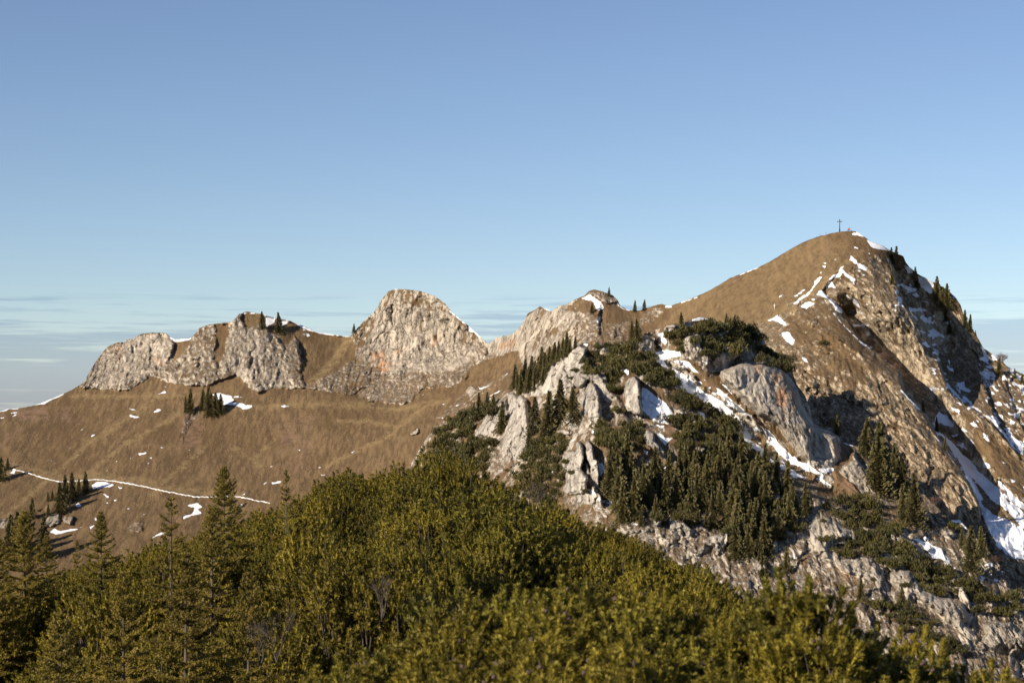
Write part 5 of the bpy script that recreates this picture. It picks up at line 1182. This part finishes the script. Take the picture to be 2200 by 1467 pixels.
def person(loc, rz, label, top_m, leg_m, crouch=False):
    r = empty('person', loc); r.rotation_euler = (0, 0, rz); tag(r, label, 'person')
    k = .52 if crouch else .92
    J = {'pel': (0, 0, k), 'wai': (0, -.03, k+.14), 'chest': (0, -.05 if not crouch else -.14, k+.38), 'neck': (0, -.06 if not crouch else -.2, k+.54), 'head': (0, -.07 if not crouch else -.22, k+.66), 'crown': (0, -.06 if not crouch else -.21, k+.78)}
    E = [('pel', 'wai'), ('wai', 'chest'), ('chest', 'neck'), ('neck', 'head'), ('head', 'crown')]
    rad = {'pel': .14, 'wai': .125, 'chest': .155, 'neck': .055, 'head': .095, 'crown': .06}
    for s, nme in ((-1, 'l'), (1, 'r')):
        if crouch: kn = (s*.14, -.42, .50); an = (s*.13, -.18, .09); toe = (s*.14, -.36, .04)
        else: kn = (s*.11, -.03, .48); an = (s*.12, .02, .09); toe = (s*.13, -.14, .04)
        J.update({nme+'hip': (s*.09, 0, k-.05), nme+'kn': kn, nme+'an': an, nme+'toe': toe})
        rad.update({nme+'hip': .095, nme+'kn': .062, nme+'an': .042, nme+'toe': .035})
        E += [('pel', nme+'hip'), (nme+'hip', nme+'kn'), (nme+'kn', nme+'an'), (nme+'an', nme+'toe')]
        cz = J['chest'][2]; cy = J['chest'][1]
        sh = (s*.19, cy, cz+.08); el = (s*.26, cy-.06, cz-.19); wr = (s*.20, cy-.26, cz-.30); pa = (s*.18, cy-.34, cz-.32)
        J.update({nme+'sh': sh, nme+'el': el, nme+'wr': wr, nme+'pa': pa}); rad.update({nme+'sh': .062, nme+'el': .045, nme+'wr': .030, nme+'pa': .034})
        E += [('chest', nme+'sh'), (nme+'sh', nme+'el'), (nme+'el', nme+'wr'), (nme+'wr', nme+'pa')]
        for fi in range(4):
            f = nme+'f%d' % fi; J[f] = (pa[0]+(fi-1.5)*.020, pa[1]-.065+abs(fi-1.5)*.008, pa[2]-.012); J[f+'t'] = (J[f][0], J[f][1]-.020, J[f][2]-.028)
            rad[f] = .009; rad[f+'t'] = .007; E += [(nme+'pa', f), (f, f+'t')]
        J[nme+'th'] = (pa[0]-s*.045, pa[1]-.025, pa[2]); rad[nme+'th'] = .010; E += [(nme+'pa', nme+'th')]
    body = skin_body('body', J, E, rad, M_SKIN, r)
    sub = lambda ks, g_: ({q: J[q] for q in ks}, {q: rad[q]+g_ for q in ks})
    ks = ['chest', 'pel', 'wai', 'neck', 'lsh', 'lel', 'lwr', 'rsh', 'rel', 'rwr']; j, rr = sub(ks, .022); rr['neck'] = .07
    skin_body('jacket', j, [('pel', 'wai'), ('wai', 'chest'), ('chest', 'neck'), ('chest', 'lsh'), ('lsh', 'lel'), ('lel', 'lwr'), ('chest', 'rsh'), ('rsh', 'rel'), ('rel', 'rwr')], rr, top_m, r)
    ks = ['pel', 'lhip', 'lkn', 'lan', 'rhip', 'rkn', 'ran']; j, rr = sub(ks, .018)
    skin_body('trousers', j, [('pel', 'lhip'), ('lhip', 'lkn'), ('lkn', 'lan'), ('pel', 'rhip'), ('rhip', 'rkn'), ('rkn', 'ran')], rr, leg_m, r)
    for s in 'lr':
        an = J[s+'an']; te = J[s+'toe']; skin_body('boot', {'a': (an[0], an[1], an[2]+.03), 'h': (an[0], an[1]+.01, .05), 't': (te[0], te[1], .045)}, [('a', 'h'), ('h', 't')], {'a': .052, 'h': .052, 't': .042}, M_BOOT, r)
    h = J['head']; g = Geo(); c = np.array([h[0], h[1]+.018, h[2]+.035]); T = []
    n1_, n2_ = 10, 6
    for i in range(n1_):
        for jx in range(n2_):
            def q(a, b):
                th = a/n1_*2*math.pi; ph = b/n2_*math.pi*.62
                return c+np.array([math.sin(ph)*math.cos(th)*.112, math.sin(ph)*math.sin(th)*.118, math.cos(ph)*.118])
            T += [[q(i, jx), q(i+1, jx), q(i+1, jx+1)], [q(i, jx), q(i+1, jx+1), q(i, jx+1)]]
    g.tris(np.array(T)); g.build('hair', M_HAIR, r)
    g = Geo(); fy = h[1]-.092
    g.tris(np.array([[(-.012, fy, h[2]-.01), (.012, fy, h[2]-.01), (0, fy-.025, h[2]-.018)], [(-.012, fy, h[2]-.01), (0, fy-.025, h[2]-.018), (0, fy, h[2]+.03)], [(.012, fy, h[2]-.01), (0, fy, h[2]+.03), (0, fy-.025, h[2]-.018)]]))
    g.build('nose', M_SKIN, r)
    for s in (-1, 1):
        g = Geo(); box(g, s*.035-.012, s*.035+.012, fy-.004, fy+.01, h[2]+.008, h[2]+.020); g.build('eye', M_DARKP, r)
        g = Geo(); box(g, s*.098-.01, s*.098+.01, h[1]-.02, h[1]+.02, h[2]-.02, h[2]+.035); g.build('ear', M_SKIN, r)
    g = Geo(); box(g, -.028, .028, fy-.003, fy+.01, h[2]-.048, h[2]-.038); g.build('mouth', M_REDC, r)
    return r, J
pp = top_at(1821.5); r1, J1 = person((pp.x, pp.y-.3, pp.z-.05), R(150), "crouching walker in a red jacket and dark trousers beside the summit cross", M_REDC, M_NAVY, True); r1.scale = (1.12,)*3
pp = top_at(1825.5); r2, J2 = person((pp.x, pp.y+.3, pp.z-.05), R(250), "standing walker in beige clothes right of the person in red", M_BEIGE, M_BEIGE)
def pack(loc, label, mat, s=1.0):
    r = empty('backpack', loc); tag(r, label, 'backpack'); g = Geo()
    g.tube([(0, 0, 0), (0, 0, .06), (0, 0, .25), (0, 0, .42), (0, 0, .50)], [.10*s, .17*s, .18*s, .15*s, .05*s], 10); g.build('bag', mat, r)
    g = Geo(); g.tube([(0, -.16, .08), (0, -.21, .12), (0, -.20, .22), (0, -.14, .24)], [.05, .06, .05, .02], 7); g.build('pocket', mat, r)
    for sx in (-1, 1):
        g = Geo(); g.tube([(sx*.08, .15, .08), (sx*.09, .21, .22), (sx*.08, .16, .38)], [.015, .02, .015], 5); g.build('strap', M_DARKP, r)
pp = top_at(1819); pack((pp.x-.12, pp.y-.25, pp.z-.02), "olive backpack on the ground left of the walker in red", M_OLIVE, .9)
pp = top_at(1827); pack((pp.x+.05, pp.y-.3, pp.z-.02), "dark backpack on the ground behind the beige walker", M_DARKP, .9)
def fence_post(u, h, tilt, label, arm=False, group=None):
    p = top_at(u); r = empty('fence_post', (p.x, p.y+.3, p.z-.25)); r.rotation_euler = (0, tilt, 0); tag(r, label, 'post', group)
    g = Geo(); g.tube([(0, 0, 0), (0, 0, h*.6), (0, 0, h+.25)], [.07, .06, .05], 6); g.build('stake', M_WOOD, r)
    if arm: g = Geo(); g.tube([(0, 0, h*.75), (-.25, 0, h+.25)], [.05, .04], 5); g.build('arm', M_WOOD, r)
    return r
fence_post(1765, .9, -.6, "short leaning stake on the crest, farther left of the cross"); fence_post(1777, .95, -.15, "short forked stake on the crest, nearer the cross", True)
for i, u in enumerate((381, 386, 392, 398, 404, 408)): fence_post(u, .9, random.uniform(-.1, .1), "thin fence stake on the snowy notch between the left cliffs", False, 'fence stakes in the snowy notch')
# small white marker on the slope
p = A.at(1665, 664); mk = empty('trail_marker', (p.x, p.y-.3, p.z)); tag(mk, "small white cross-shaped marker on the grassy slope above the crag", 'marker')
M_WHITE = flat("white_paint", (.75, .75, .75), .5)
g = Geo(); box(g, -.12, .12, -.1, .1, -.3, 1.9); g.build('post', M_WHITE, mk)
g = Geo(); box(g, -.40, .40, -.11, .11, 1.15, 1.42); g.build('sign_arm', M_WHITE, mk)
